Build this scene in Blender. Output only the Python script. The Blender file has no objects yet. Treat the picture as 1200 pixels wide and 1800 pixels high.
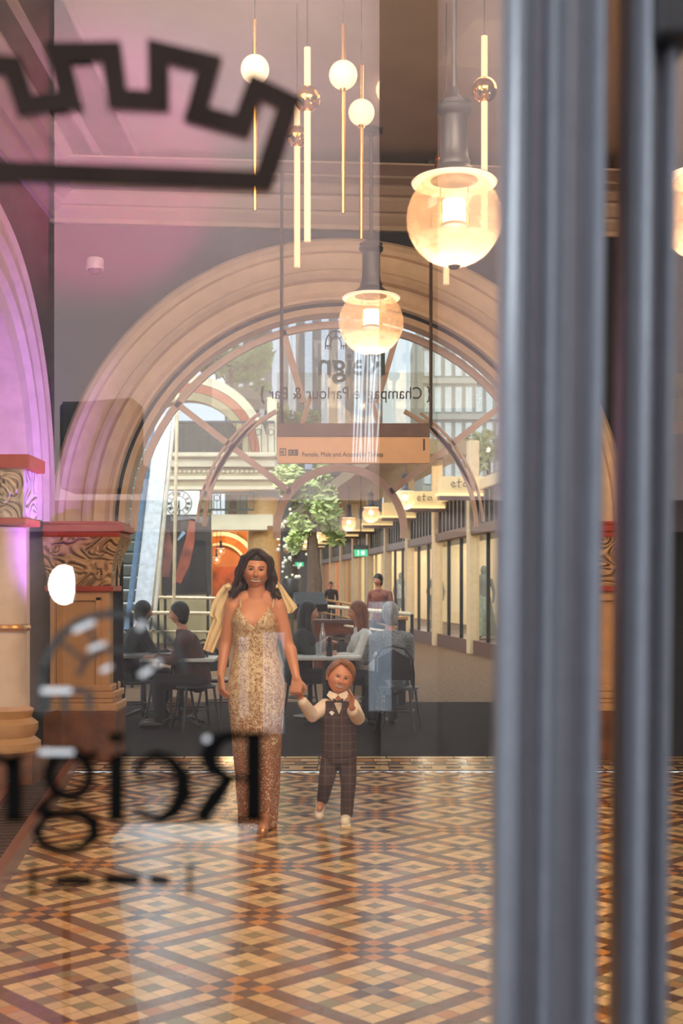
import bpy, bmesh, math, random
from mathutils import Vector, Matrix, noise
random.seed(7)
PI = math.pi
SC = bpy.context.scene
COL = SC.collection
F = 2200.0          # focal length in pixels for a 1200x1800 frame
H = 1.5             # camera height
HOR = 1035.0        # image row of the horizon

def C(r, g, b):
    def l(v):
        v /= 255.0
        return v / 12.92 if v <= .04045 else ((v + .055) / 1.055) ** 2.4
    return (l(r), l(g), l(b), 1.0)

# ------------------------------------------------------------------ camera
cam = bpy.data.cameras.new('camera')
cam.sensor_fit = 'AUTO'; cam.sensor_width = 36.0
cam.lens = F * 36.0 / 1800.0
cam.shift_y = (HOR - 900.0) / 1800.0
cam.dof.use_dof = True; cam.dof.focus_distance = 9.6; cam.dof.aperture_fstop = 3.6
cam.clip_start = .05; cam.clip_end = 400
cam_o = bpy.data.objects.new('camera', cam); COL.objects.link(cam_o)
cam_o.location = (0, 0, H); cam_o.rotation_euler = (PI / 2, 0, 0)
SC.camera = cam_o
# ------------------------------------------------------------------ exposure
SC.view_settings.view_transform = 'Standard'
SC.view_settings.look = 'None'
SC.view_settings.gamma = 1.0
SC.view_settings.use_curve_mapping = False
SC.view_settings.exposure = -0.08
# ------------------------------------------------------------------ world: pale overcast sky
w = bpy.data.worlds.new('sky'); SC.world = w; w.use_nodes = True
nt = w.node_tree; nt.nodes.clear()
out = nt.nodes.new('ShaderNodeOutputWorld'); bg = nt.nodes.new('ShaderNodeBackground')
tc = nt.nodes.new('ShaderNodeTexCoord'); no = nt.nodes.new('ShaderNodeTexNoise'); cr = nt.nodes.new('ShaderNodeValToRGB')
no.inputs['Scale'].default_value = 3.0; no.inputs['Detail'].default_value = 5
cr.color_ramp.elements[0].position = .35; cr.color_ramp.elements[0].color = C(196, 216, 236)
cr.color_ramp.elements[1].position = .6; cr.color_ramp.elements[1].color = C(250, 250, 246)
nt.links.new(tc.outputs['Generated'], no.inputs['Vector']); nt.links.new(no.outputs['Fac'], cr.inputs['Fac'])
nt.links.new(cr.outputs['Color'], bg.inputs['Color']); nt.links.new(bg.outputs['Background'], out.inputs['Surface'])
bg.inputs['Strength'].default_value = 1.6

def aim(o, target):
    d = Vector(target) - o.location
    o.rotation_euler = d.to_track_quat('-Z', 'Y').to_euler()
def area(name, loc, target, size, power, color, sy=None, spread=180):
    l = bpy.data.lights.new(name, 'AREA'); l.energy = power; l.color = color[:3]; l.size = size
    if sy: l.shape = 'RECTANGLE'; l.size_y = sy
    l.spread = math.radians(spread)
    o = bpy.data.objects.new(name, l); COL.objects.link(o); o.location = loc; aim(o, target); return o
def point(name, loc, power, color, r=.05):
    l = bpy.data.lights.new(name, 'POINT'); l.energy = power; l.color = color[:3]; l.shadow_soft_size = r
    o = bpy.data.objects.new(name, l); COL.objects.link(o); o.location = loc; return o
def spot(name, loc, target, power, color, ang=50, blend=.8, r=.05):
    l = bpy.data.lights.new(name, 'SPOT'); l.energy = power; l.color = color[:3]; l.spot_size = math.radians(ang); l.spot_blend = blend; l.shadow_soft_size = r
    o = bpy.data.objects.new(name, l); COL.objects.link(o); o.location = loc; aim(o, target); return o
WARM = (1.0, .72, .42)
area('lobby_ceiling_light', (.8, 4.8, 4.95), (.6, 8.2, 0), 2.4, 170, (1, .76, .5))
area('lobby_ceiling_light', (1.5, 8.2, 5.0), (1.4, 9.2, 0), 1.6, 60, (1, .66, .34))
area('lobby_wall_light', (-1.2, 5.6, 4.6), (-.3, 11.2, 2.9), 1.2, 46, (1, .78, .56))
area('daylight_from_street', (-4.3, -1.2, 3.2), (.6, 1.3, 1.5), 2.2, 32, (.9, .95, 1.0), 3.2)
area('daylight_from_street', (3.9, -1.6, 2.6), (.5, 1.3, 1.3), 1.2, 14, (.92, .96, 1.0), 3.0)
area('mirror_wall_fill', (-.4, -2.6, 6.4), (-.3, -5.6, 4.6), 2.4, 118, (1, .92, .88), spread=110)  # unseen lamp added to brighten the wall the glass mirrors
spot('purple_stage_light', (-1.2, 9.4, 1.2), (-3.1, 10.1, 2.8), 650, (.34, .14, 1.0), 75, .9)
spot('purple_stage_light', (-1.5, 7.9, 2.6), (-1.7, 9.2, 5.1), 130, (.4, .22, 1.0), 80, 1)
spot('magenta_stage_light', (-1.0, -3.2, 3.4), (-1.6, -5.6, 4.2), 800, (1, .06, .42), 44, 1)
area('lobby_front_fill', (.4, 2.2, 4.9), (-.4, 7.8, 1.2), 1.4, 75, (1, .7, .42), spread=90)  # unseen warm fill added to light the people from the front
area('lobby_side_fill', (-1.9, 2.6, 2.5), (-.2, 7.9, 1.1), 1.8, 34, (1, .74, .5))  # unseen soft fill added for the faces, beside the view
area('gallery_light', (.2, 31, 4.3), (.6, 31.5, 0), 2.5, 260, (1, .78, .5), 12)
area('gallery_light', (-2.2, 52, 4.3), (-2, 52, 0), 2.5, 320, (1, .76, .46), 20)
point('restaurant_lamp', (-3.2, 36.5, 3.0), 160, (1, .55, .22), .2)
area('atrium_daylight', (-3.5, 20.5, 9.5), (-3.2, 31, 3), 5, 1700, (.92, .97, 1.0))

# ------------------------------------------------------------------ materials
MATS = {}
def nodes(m):
    m.use_nodes = True
    return m.node_tree.nodes, m.node_tree.links, m.node_tree.nodes['Principled BSDF']
def mat(name, col, rough=.6, metal=0, var=.18, scale=12, bump=.15, bscale=None, emit=None, es=0, trans=0, coat=0, spec=.5, stretch=None):
    if name in MATS: return MATS[name]
    m = bpy.data.materials.new(name); N, L, b = nodes(m)
    tcn = N.new('ShaderNodeTexCoord'); mp = N.new('ShaderNodeMapping'); n = N.new('ShaderNodeTexNoise')
    L.new(tcn.outputs['Object'], mp.inputs['Vector']); L.new(mp.outputs['Vector'], n.inputs['Vector'])
    if stretch: mp.inputs['Scale'].default_value = stretch
    n.inputs['Scale'].default_value = scale; n.inputs['Detail'].default_value = 5
    r = N.new('ShaderNodeValToRGB')
    r.color_ramp.elements[0].position = .3; r.color_ramp.elements[1].position = .7
    r.color_ramp.elements[0].color = tuple(c * (1 - var) for c in col[:3]) + (1,)
    r.color_ramp.elements[1].color = tuple(min(1, c * (1 + var)) for c in col[:3]) + (1,)
    L.new(n.outputs['Fac'], r.inputs['Fac']); L.new(r.outputs['Color'], b.inputs['Base Color'])
    b.inputs['Roughness'].default_value = rough; b.inputs['Metallic'].default_value = metal
    b.inputs['Specular IOR Level'].default_value = spec
    b.inputs['Coat Weight'].default_value = coat; b.inputs['Transmission Weight'].default_value = trans
    if bump:
        n2 = N.new('ShaderNodeTexNoise'); n2.inputs['Scale'].default_value = bscale or scale * 4; n2.inputs['Detail'].default_value = 4
        L.new(mp.outputs['Vector'], n2.inputs['Vector'])
        bp = N.new('ShaderNodeBump'); bp.inputs['Strength'].default_value = bump; bp.inputs['Distance'].default_value = .01
        L.new(n2.outputs['Fac'], bp.inputs['Height']); L.new(bp.outputs['Normal'], b.inputs['Normal'])
    if emit:
        b.inputs['Emission Color'].default_value = emit; b.inputs['Emission Strength'].default_value = es
    MATS[name] = m; return m
def glassmat(name, refl=.1, tint=(1, 1, 1, 1), rough=0.0, haze=0.0, hcol=(1, 1, 1, 1)):
    if name in MATS: return MATS[name]
    m = bpy.data.materials.new(name); m.use_nodes = True; N = m.node_tree.nodes; L = m.node_tree.links; N.clear()
    o = N.new('ShaderNodeOutputMaterial'); t = N.new('ShaderNodeBsdfTransparent'); g = N.new('ShaderNodeBsdfGlossy'); mx = N.new('ShaderNodeMixShader')
    t.inputs['Color'].default_value = tint; g.inputs['Roughness'].default_value = rough
    mx.inputs['Fac'].default_value = refl
    L.new(t.outputs[0], mx.inputs[1]); L.new(g.outputs[0], mx.inputs[2]); last = mx
    if haze:
        d = N.new('ShaderNodeBsdfTranslucent'); d2 = N.new('ShaderNodeBsdfDiffuse'); a = N.new('ShaderNodeMixShader'); a.inputs['Fac'].default_value = .5
        d.inputs['Color'].default_value = hcol; d2.inputs['Color'].default_value = hcol
        L.new(d.outputs[0], a.inputs[1]); L.new(d2.outputs[0], a.inputs[2])
        m2 = N.new('ShaderNodeMixShader')
        ns = N.new('ShaderNodeTexNoise'); ns.inputs['Scale'].default_value = 6
        mm = N.new('ShaderNodeMath'); mm.operation = 'MULTIPLY'; mm.inputs[1].default_value = haze * 2
        L.new(ns.outputs['Fac'], mm.inputs[0]); L.new(mm.outputs[0], m2.inputs['Fac'])
        L.new(mx.outputs[0], m2.inputs[1]); L.new(a.outputs[0], m2.inputs[2]); last = m2
    L.new(last.outputs[0], o.inputs['Surface']); MATS[name] = m; return m
def emat(name, col, s):
    return mat(name, col, .6, var=.04, bump=0, emit=col, es=s)
def attr_mat(name, rough=.5, sss=0, bump=.1, bscale=80):
    m = bpy.data.materials.new(name); N, L, b = nodes(m)
    a = N.new('ShaderNodeAttribute'); a.attribute_name = 'paint'
    L.new(a.outputs['Color'], b.inputs['Base Color']); b.inputs['Roughness'].default_value = rough
    if sss: b.inputs['Subsurface Weight'].default_value = sss; b.inputs['Subsurface Scale'].default_value = .01; b.inputs['Subsurface Radius'].default_value = (1, .4, .25)
    n2 = N.new('ShaderNodeTexNoise'); n2.inputs['Scale'].default_value = bscale
    bp = N.new('ShaderNodeBump'); bp.inputs['Strength'].default_value = bump; bp.inputs['Distance'].default_value = .004
    L.new(n2.outputs['Fac'], bp.inputs['Height']); L.new(bp.outputs['Normal'], b.inputs['Normal'])
    MATS[name] = m; return m
# ------------------------------------------------------------------ geometry helpers
def P(x, y, D): return Vector(((x - 600.0) * D / F, D, H + (HOR - y) * D / F))
GL = 1.2                                    # distance of the glazed door from the camera
def R(x, y, D):                             # a spot in the front room that the door glass mirrors
    p = P(x, y, D); return Vector((p.x, 2 * GL - D, p.z))
class MB:
    def __init__(s): s.v = []; s.f = []
    def add(s, vs, fs):
        o = len(s.v); s.v += [Vector(v) for v in vs]; s.f += [tuple(i + o for i in f) for f in fs]; return s
    def box(s, c, d, rz=0, tilt=None):
        M = Matrix.Rotation(rz, 3, 'Z')
        if tilt: M = M @ Matrix.Rotation(tilt[0], 3, tilt[1])
        vs = [Vector(c) + M @ Vector((x * d[0] / 2, y * d[1] / 2, z * d[2] / 2)) for z in (-1, 1) for y in (-1, 1) for x in (-1, 1)]
        return s.add(vs, [(0, 2, 3, 1), (4, 5, 7, 6), (0, 1, 5, 4), (2, 6, 7, 3), (0, 4, 6, 2), (1, 3, 7, 5)])
    def tube(s, pts, r, n=10, closed=False):
        pts = [Vector(p) for p in pts]; k = len(pts)
        rs = r if isinstance(r, (list, tuple)) else [r] * k
        vs = []; up = None
        for i, p in enumerate(pts):
            if closed: t = pts[(i + 1) % k] - pts[i - 1]
            else: t = pts[min(i + 1, k - 1)] - pts[max(i - 1, 0)]
            t = t.normalized() if t.length > 1e-9 else Vector((0, 0, 1))
            if up is None: up = Vector((0, 0, 1)) if abs(t.z) < .9 else Vector((1, 0, 0))
            a = t.cross(up)
            if a.length < 1e-6: a = t.orthogonal()
            a.normalize(); b = a.cross(t).normalized(); up = b
            vs += [p + (a * math.cos(2 * PI * j / n) + b * math.sin(2 * PI * j / n)) * rs[i] for j in range(n)]
        fs = []
        for i in range(k if closed else k - 1):
            for j in range(n):
                a = i * n + j; b = i * n + (j + 1) % n; c = ((i + 1) % k) * n + (j + 1) % n; d = ((i + 1) % k) * n + j
                fs.append((a, b, c, d))
        if not closed: fs += [tuple(reversed(range(n))), tuple((k - 1) * n + j for j in range(n))]
        return s.add(vs, fs)
    def lathe(s, prof, c=(0, 0, 0), n=32, sy=1, caps=True):
        c = Vector(c); k = len(prof)
        vs = [c + Vector((r * math.cos(2 * PI * j / n), sy * r * math.sin(2 * PI * j / n), z)) for r, z in prof for j in range(n)]
        fs = [(i * n + j, i * n + (j + 1) % n, (i + 1) * n + (j + 1) % n, (i + 1) * n + j) for i in range(k - 1) for j in range(n)]
        if caps: fs += [tuple(reversed(range(n))), tuple((k - 1) * n + j for j in range(n))]
        return s.add(vs, fs)
    def sphere(s, c, r, n=24, m=16, rot=None):
        if not isinstance(r, (tuple, list)): r = (r, r, r)
        c = Vector(c); vs = []
        for i in range(m + 1):
            th = PI * i / m
            for j in range(n):
                v = Vector((r[0] * math.sin(th) * math.cos(2 * PI * j / n), r[1] * math.sin(th) * math.sin(2 * PI * j / n), r[2] * math.cos(th)))
                if rot: v = rot @ v
                vs.append(c + v)
        return s.add(vs, [(i * n + j, (i + 1) * n + j, (i + 1) * n + (j + 1) % n, i * n + (j + 1) % n) for i in range(m) for j in range(n)])
    def capsule(s, p0, p1, r0, r1, n=14):
        p0 = Vector(p0); p1 = Vector(p1); ax = (p1 - p0)
        L_ = ax.length; ax = ax / L_ if L_ > 1e-9 else Vector((0, 0, 1))
        pts = []; rs = []
        for k in range(5):
            a = PI / 2 * (1 - k / 4.0); pts.append(p0 - ax * r0 * math.sin(a)); rs.append(max(r0 * math.cos(a), r0 * .02))
        for k in range(5):
            a = PI / 2 * (k / 4.0); pts.append(p1 + ax * r1 * math.sin(a)); rs.append(max(r1 * math.cos(a), r1 * .02))
        return s.tube(pts, rs, n)
    def prism(s, poly, to3, d0, d1):
        n = len(poly)
        vs = [to3(p, d0) for p in poly] + [to3(p, d1) for p in poly]
        return s.add(vs, [tuple(range(n)), tuple(reversed(range(n, 2 * n)))] + [(i, i + n, (i + 1) % n + n, (i + 1) % n) for i in range(n)])
    def loft(s, rings, caps=True):
        n = len(rings[0]); k = len(rings)
        vs = [p for r in rings for p in r]
        fs = [(i * n + j, i * n + (j + 1) % n, (i + 1) * n + (j + 1) % n, (i + 1) * n + j) for i in range(k - 1) for j in range(n)]
        if caps: fs += [tuple(reversed(range(n))), tuple((k - 1) * n + j for j in range(n))]
        return s.add(vs, fs)
    def sweep(s, prof, path, close=False):      # prof: (u, w) ; path: list of (origin, U axis, W axis)
        k = len(prof); vs = []
        for o, U, W_ in path: vs += [o + U * u + W_ * w_ for u, w_ in prof]
        fs = [(i * k + j, i * k + j + 1, (i + 1) * k + j + 1, (i + 1) * k + j) for i in range(len(path) - 1) for j in range(k - 1)]
        if close: fs += [(i * k + k - 1, i * k, (i + 1) * k, (i + 1) * k + k - 1) for i in range(len(path) - 1)]
        return s.add(vs, fs)
    def mesh(s, name):
        me = bpy.data.meshes.new(name); me.from_pydata([tuple(v) for v in s.v], [], s.f)
        bm = bmesh.new(); bm.from_mesh(me); bmesh.ops.recalc_face_normals(bm, faces=bm.faces); bm.to_mesh(me); bm.free()
        return me
    def build(s, name, m, parent=None, smooth=None, bevel=0, origin=None):
        me = s.mesh(name)
        if origin is not None:
            me.transform(Matrix.Translation(-Vector(origin)))
        o = bpy.data.objects.new(name, me); COL.objects.link(o)
        if m: me.materials.append(m)
        if smooth is not None: shade(me, smooth)
        if origin is not None: o.location = origin
        if parent is not None:
            o.parent = parent; o.location = Vector(o.location) - Vector(parent.get('_at', (0, 0, 0)))
        if bevel:
            md = o.modifiers.new('bevel', 'BEVEL'); md.width = bevel; md.segments = 2; md.limit_method = 'ANGLE'
        return o
def shade(me, ang):
    for p in me.polygons: p.use_smooth = True
    bm = bmesh.new(); bm.from_mesh(me); c = math.radians(ang)
    for e in bm.edges:
        if len(e.link_faces) == 2 and e.calc_face_angle(0) > c: e.smooth = False
    bm.to_mesh(me); bm.free()
def thing(name, label, cat, loc=(0, 0, 0), group=None, rz=0):
    o = bpy.data.objects.new(name, None); COL.objects.link(o); o.location = loc; o.rotation_euler = (0, 0, rz); o.empty_display_size = .1
    o['label'] = label; o['category'] = cat
    if group: o['group'] = group
    return o
def at(o):      # world placement of a thing's parts: give world coordinates, they are stored relative to it
    o['_at'] = tuple(o.location); return o
def tag(o, label, cat, group=None, kind=None):
    o['label'] = label; o['category'] = cat
    if group: o['group'] = group
    if kind: o['kind'] = kind
    return o
def struct(o, label=None):
    o['kind'] = 'structure'
    if label: o['label'] = label
    return o
def copy_tree(o, label=None, parent=None, loc=None):
    c = o.copy(); COL.objects.link(c)
    if parent is not None: c.parent = parent
    if loc is not None: c.location = loc
    if label: c['label'] = label
    for ch in list(o.children): copy_tree(ch, None, c)
    return c
def text_mesh(name, body, size, m, loc, mirror=False, parent=None, ext=.0008, sx=1.0, font_shear=0, bold=0):
    cu = bpy.data.curves.new(name, 'FONT'); cu.body = body; cu.size = size; cu.extrude = ext; cu.shear = font_shear; cu.offset = bold
    cu.align_x = 'CENTER'; cu.align_y = 'CENTER'
    t = bpy.data.objects.new(name, cu); COL.objects.link(t)
    dg = bpy.context.evaluated_depsgraph_get(); me = bpy.data.meshes.new_from_object(t.evaluated_get(dg)); bpy.data.objects.remove(t)
    s = -1 if mirror else 1
    me.transform(Matrix(((s * sx, 0, 0, 0), (0, 0, -1, 0), (0, 1, 0, 0), (0, 0, 0, 1))))
    bm = bmesh.new(); bm.from_mesh(me); bmesh.ops.recalc_face_normals(bm, faces=bm.faces); bm.to_mesh(me); bm.free()
    me.materials.clear(); me.materials.append(m)
    o = bpy.data.objects.new(name, me); COL.objects.link(o); o.location = loc
    if parent is not None: o.parent = parent; o.location = Vector(loc) - Vector(parent.get('_at', (0, 0, 0)))
    return o
def pxstroke(mb, pts, wd, D, th=.002):      # a flat stroke following image points at distance D, real thickness th
    n = len(pts); ws = wd if isinstance(wd, (list, tuple)) else [wd] * n; lp = []; rp = []
    for i in range(n):
        a = Vector(pts[max(i - 1, 0)]); b = Vector(pts[min(i + 1, n - 1)]); t = b - a
        if 0 < i < n - 1:
            t1 = (Vector(pts[i]) - a).normalized(); t2 = (b - Vector(pts[i])).normalized(); t = (t1 + t2)
            if t.length < 1e-6: t = t1
            t.normalize(); nn = Vector((-t.y, t.x)); k = 1 / max(.5, abs(nn.dot(Vector((-t1.y, t1.x)))))
        else: t.normalize(); nn = Vector((-t.y, t.x)); k = 1
        p = Vector(pts[i]); lp.append(p + nn * ws[i] / 2 * k); rp.append(p - nn * ws[i] / 2 * k)
    vs = [P(q.x, q.y, D) for q in lp] + [P(q.x, q.y, D) for q in rp]
    dv = Vector((0, th, 0)); vs += [v + dv for v in vs]
    m = 2 * n; fs = []
    for i in range(n - 1):
        fs += [(i, i + 1, n + i + 1, n + i), (m + i, m + n + i, m + n + i + 1, m + i + 1), (i, m + i, m + i + 1, i + 1), (n + i, n + i + 1, m + n + i + 1, m + n + i)]
    fs += [(0, n, m + n, m), (n - 1, m + n - 1, m + 2 * n - 1, 2 * n - 1)]
    mb.add(vs, fs)
def arcpts(cx, cy, r, a0, a1, n=24, ry=None):
    ry = ry or r
    return [(cx + r * math.cos(math.radians(a0 + (a1 - a0) * i / n)), cy - ry * math.sin(math.radians(a0 + (a1 - a0) * i / n))) for i in range(n + 1)]
def remeshed(name, mb, m, voxel=.006, smooth=4, parent=None, cleanup=None):
    me = mb.mesh(name); o = bpy.data.objects.new(name, me); COL.objects.link(o)
    md = o.modifiers.new('r', 'REMESH'); md.mode = 'VOXEL'; md.voxel_size = voxel
    if smooth:
        sm = o.modifiers.new('s', 'SMOOTH'); sm.factor = .5; sm.iterations = smooth
    dg = bpy.context.evaluated_depsgraph_get(); me2 = bpy.data.meshes.new_from_object(o.evaluated_get(dg))
    bpy.data.objects.remove(o)
    o = bpy.data.objects.new(name, me2); COL.objects.link(o)
    me2.materials.clear()
    if m: me2.materials.append(m)
    for p in me2.polygons: p.use_smooth = True
    if parent is not None:
        o.parent = parent; o.location = -Vector(parent.get('_at', (0, 0, 0)))
    return o
# ================================================================== MATERIALS OF THE PLACE
M_wall = mat('navy_plaster', C(32, 38, 52), .75, var=.12, scale=5, bump=.08)
M_teal = mat('dark_teal_paint', C(28, 44, 46), .6, var=.15, scale=4)
M_ceil = mat('beige_ceiling_plaster', C(172, 152, 136), .8, var=.06, scale=3, bump=.05)
M_stone = mat('cream_moulded_plaster', C(206, 182, 158), .6, var=.08, scale=8, bump=.1)
M_pier = mat('ochre_pier_plaster', C(196, 150, 104), .55, var=.1, scale=6)
M_plinth = mat('brown_marble_plinth', C(120, 76, 44), .3, var=.35, scale=7, bump=.03)
M_red = mat('terracotta_red_paint', C(168, 60, 34), .5, var=.12, scale=10)
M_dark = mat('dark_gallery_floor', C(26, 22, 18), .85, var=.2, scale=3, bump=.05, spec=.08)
M_wood = mat('varnished_red_wood', C(120, 58, 26), .3, var=.3, scale=6, stretch=(1, .2, 1))
M_gmetal = mat('dark_grey_metal', C(84, 84, 92), .45, .6, var=.08, bump=.03)
M_black = mat('black_satin', C(22, 21, 20), .4, var=.2, bump=.04)
M_gold = mat('polished_gold', C(226, 170, 96), .12, 1, var=.05, bump=0)
M_brass = mat('brushed_brass', C(214, 160, 92), .25, .9, var=.1, bump=.05, scale=30)
M_opal = emat('lit_opal_glass', C(255, 226, 190), .95)
M_tube = emat('lit_frosted_tube', C(255, 214, 170), .62)
M_lamp = emat('lit_lamp_core', C(255, 226, 170), 9)
M_bright_shell = glassmat('added_bright_shell_glass', .04, (1, .92, .84, 1), .1, .34, C(255, 236, 214))
M_globe = glassmat('smoked_globe_glass', .08, (1, .9, .8, 1), .02, .24, C(255, 214, 176))
M_pane = glassmat('clear_window_glass', .05, (.97, .98, .97, 1))
M_door = glassmat('door_glass', .125, (.96, .97, .96, 1))
# carved stone: worms of relief
def carved(name, col):
    m = mat(name, col, .55, var=.1, bump=0); N, L, b = nodes(m)
    tcn = N.new('ShaderNodeTexCoord'); n = N.new('ShaderNodeTexNoise'); n.inputs['Scale'].default_value = 3.2; n.inputs['Detail'].default_value = 0; n.inputs['Distortion'].default_value = 2.2
    ma = N.new('ShaderNodeMath'); ma.operation = 'MULTIPLY'; ma.inputs[1].default_value = 26
    si = N.new('ShaderNodeMath'); si.operation = 'SINE'; bp = N.new('ShaderNodeBump'); bp.inputs['Strength'].default_value = 1; bp.inputs['Distance'].default_value = .02
    L.new(tcn.outputs['Object'], n.inputs['Vector']); L.new(n.outputs['Fac'], ma.inputs[0]); L.new(ma.outputs[0], si.inputs[0]); L.new(si.outputs[0], bp.inputs['Height']); L.new(bp.outputs['Normal'], b.inputs['Normal'])
    return m
M_carved = carved('carved_ochre_plaster', C(206, 164, 118))
M_carved2 = carved('carved_pale_plaster', C(214, 196, 176))

# ================================================================== LOBBY SHELL
AW = 11.2                   # arch wall
XL = -2.6; XR = 4.0; ZC = 5.1
# ---- tiled floor, one face per tile with the tile's own glaze colour
def tile_floor():
    T = .0735; cr_, sr_ = math.cos(PI / 4 - .03), math.sin(PI / 4 - .03)
    ox, oy = .12, 4.68
    cream = C(226, 190, 140); cream2 = C(214, 170, 120); olive = C(140, 126, 92); brown = C(112, 74, 44); dbrown = C(84, 50, 32); orange = C(196, 132, 74); ochre = C(164, 122, 78); grey = C(140, 118, 92)
    def colour(i, j):
        a = i % 10; b = j % 10
        if a > 6 and b > 6:
            return orange if ((a - 7) + (b - 7)) % 2 == 0 else dbrown
        if a > 6 or b > 6:
            k = a - 7 if a > 6 else b - 7
            if k in (0, 2): return brown
            return orange if (b if a > 6 else a) == 3 else cream2
        if a == 3 and b == 3: return grey
        if a == 3 or b == 3:
            d = abs((b if a == 3 else a) - 3)
            return dbrown if d == 1 else (ochre if d == 2 else olive)
        if a % 4 == 1 and b % 4 == 1: return olive
        return cream
    vs = []; fs = []; cols = []; uv = []
    for i in range(-130, 131):
        for j in range(-130, 131):
            u = (i - 3) * T; v = (j - 3) * T
            x = ox + cr_ * u - sr_ * v; y = oy + sr_ * u + cr_ * v
            if not (XL - .3 < x < XR + .1 and 1.3 < y < 10.25): continue
            k = len(vs); c = colour(i, j); q = 1 + random.uniform(-.16, .16); c = (c[0] * q, c[1] * q * random.uniform(.95, 1.04), c[2] * q, 1)
            for a, b in ((-.5, -.5), (.5, -.5), (.5, .5), (-.5, .5)):
                uu = u + a * T; vv = v + b * T; vs.append((ox + cr_ * uu - sr_ * vv, min(10.28, oy + sr_ * uu + cr_ * vv), 0)); uv.append((a + .5, b + .5)); cols.append(c)
            fs.append((k, k + 1, k + 2, k + 3))
    # border: long courses parallel to the arch wall
    y = 10.28; rows = [(.09, dbrown, 0), (.07, cream, 0), (.12, (cream, dbrown), .12), (.07, cream, 0), (.09, brown, 0), (.1, (olive, cream), .1), (.06, dbrown, 0), (.16, (cream, orange), .16), (.06, dbrown, 0), (.1, cream, 0)]
    for h_, c, st in rows:
        x = XL; st_ = st or .3; n = 0
        while x < XR:
            cc = c if not isinstance(c[0], tuple) else c[n % 2]; q = 1 + random.uniform(-.1, .1)
            k = len(vs); vs += [(x, y, 0), (x + st_, y, 0), (x + st_, y + h_, 0), (x, y + h_, 0)]; uv += [(0, 0), (1, 0), (1, 1), (0, 1)]; cols += [(cc[0] * q, cc[1] * q, cc[2] * q, 1)] * 4
            fs.append((k, k + 1, k + 2, k + 3)); x += st_; n += 1
        y += h_
    me = bpy.data.meshes.new('floor'); me.from_pydata(vs, [], fs)
    me.uv_layers.new(name='tile'); me.color_attributes.new('paint', 'FLOAT_COLOR', 'CORNER'); ul = me.uv_layers['tile']; ca = me.color_attributes['paint']
    for li, lp in enumerate(me.loops):
        ul.data[li].uv = uv[lp.vertex_index]; ca.data[li].color = cols[lp.vertex_index]
    m = bpy.data.materials.new('glazed_encaustic_tiles'); N, L, b = nodes(m)
    a = N.new('ShaderNodeAttribute'); a.attribute_name = 'paint'; u = N.new('ShaderNodeUVMap'); u.uv_map = 'tile'; sx = N.new('ShaderNodeSeparateXYZ'); L.new(u.outputs[0], sx.inputs[0])
    def mth(op, x, y=None, v=None):
        q = N.new('ShaderNodeMath'); q.operation = op; L.new(x, q.inputs[0])
        if y is not None: L.new(y, q.inputs[1])
        if v is not None: q.inputs[1].default_value = v
        return q.outputs[0]
    ax = mth('ABSOLUTE', mth('SUBTRACT', sx.outputs[0], v=.5)); ay = mth('ABSOLUTE', mth('SUBTRACT', sx.outputs[1], v=.5))
    g = mth('GREATER_THAN', mth('MAXIMUM', ax, ay), v=.478)
    mx = N.new('ShaderNodeMixRGB'); mx.inputs['Color2'].default_value = C(64, 46, 34); L.new(g, mx.inputs['Fac'])
    tcn = N.new('ShaderNodeTexCoord'); n = N.new('ShaderNodeTexNoise'); n.inputs['Scale'].default_value = 60; n.inputs['Detail'].default_value = 6; L.new(tcn.outputs['Object'], n.inputs['Vector'])
    hs = N.new('ShaderNodeHueSaturation'); hs.inputs['Saturation'].default_value = 1.05; L.new(a.outputs['Color'], hs.inputs['Color'])
    vv = mth('MULTIPLY_ADD', n.outputs['Fac'], v=.35); vv.node.inputs[2].default_value = .8; L.new(vv, hs.inputs['Value'])
    L.new(hs.outputs[0], mx.inputs['Color1']); L.new(mx.outputs[0], b.inputs['Base Color'])
    n2 = N.new('ShaderNodeTexNoise'); n2.inputs['Scale'].default_value = 9; L.new(tcn.outputs['Object'], n2.inputs['Vector'])
    ro = mth('MULTIPLY_ADD', n2.outputs['Fac'], v=.22); ro.node.inputs[2].default_value = .08; L.new(ro, b.inputs['Roughness'])
    bp = N.new('ShaderNodeBump'); bp.inputs['Strength'].default_value = .22; bp.inputs['Distance'].default_value = .004
    inv = mth('SUBTRACT', n2.outputs['Fac'], y=g); L.new(inv, bp.inputs['Height']); L.new(bp.outputs['Normal'], b.inputs['Normal'])
    me.materials.append(m)
    o = bpy.data.objects.new('floor', me); COL.objects.link(o); struct(o, 'glazed brown, cream and orange diamond tiled lobby floor')
tile_floor()
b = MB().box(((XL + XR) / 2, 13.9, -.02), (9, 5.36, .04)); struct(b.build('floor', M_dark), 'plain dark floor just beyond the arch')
struct(MB().box((0, -2.6, -.03), (9, 7.9, .04)).build('floor', mat('front_room_floor', C(70, 54, 44), .5)))
# ---- ceiling and cornices
struct(MB().box((.7, 6.2, ZC + .1), (7.2, 10.2, .2)).build('ceiling', M_ceil), 'beige plaster lobby ceiling')
def cornice(path, name, m):
    prof = [(0, -.02), (.0, -.3), (.05, -.3), (.05, -.26), (.09, -.24), (.13, -.2), (.13, -.17), (.18, -.17), (.26, -.1), (.26, -.07), (.33, -.07), (.4, -.03), (.4, 0), (.56, 0), (.56, -.02), (.62, -.02), (.62, 0), (.9, 0), (.9, -.015), (.94, -.015), (.94, 0)]
    mb = MB(); mb.sweep(prof, path); return struct(mb.build(name, m, smooth=20))
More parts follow.
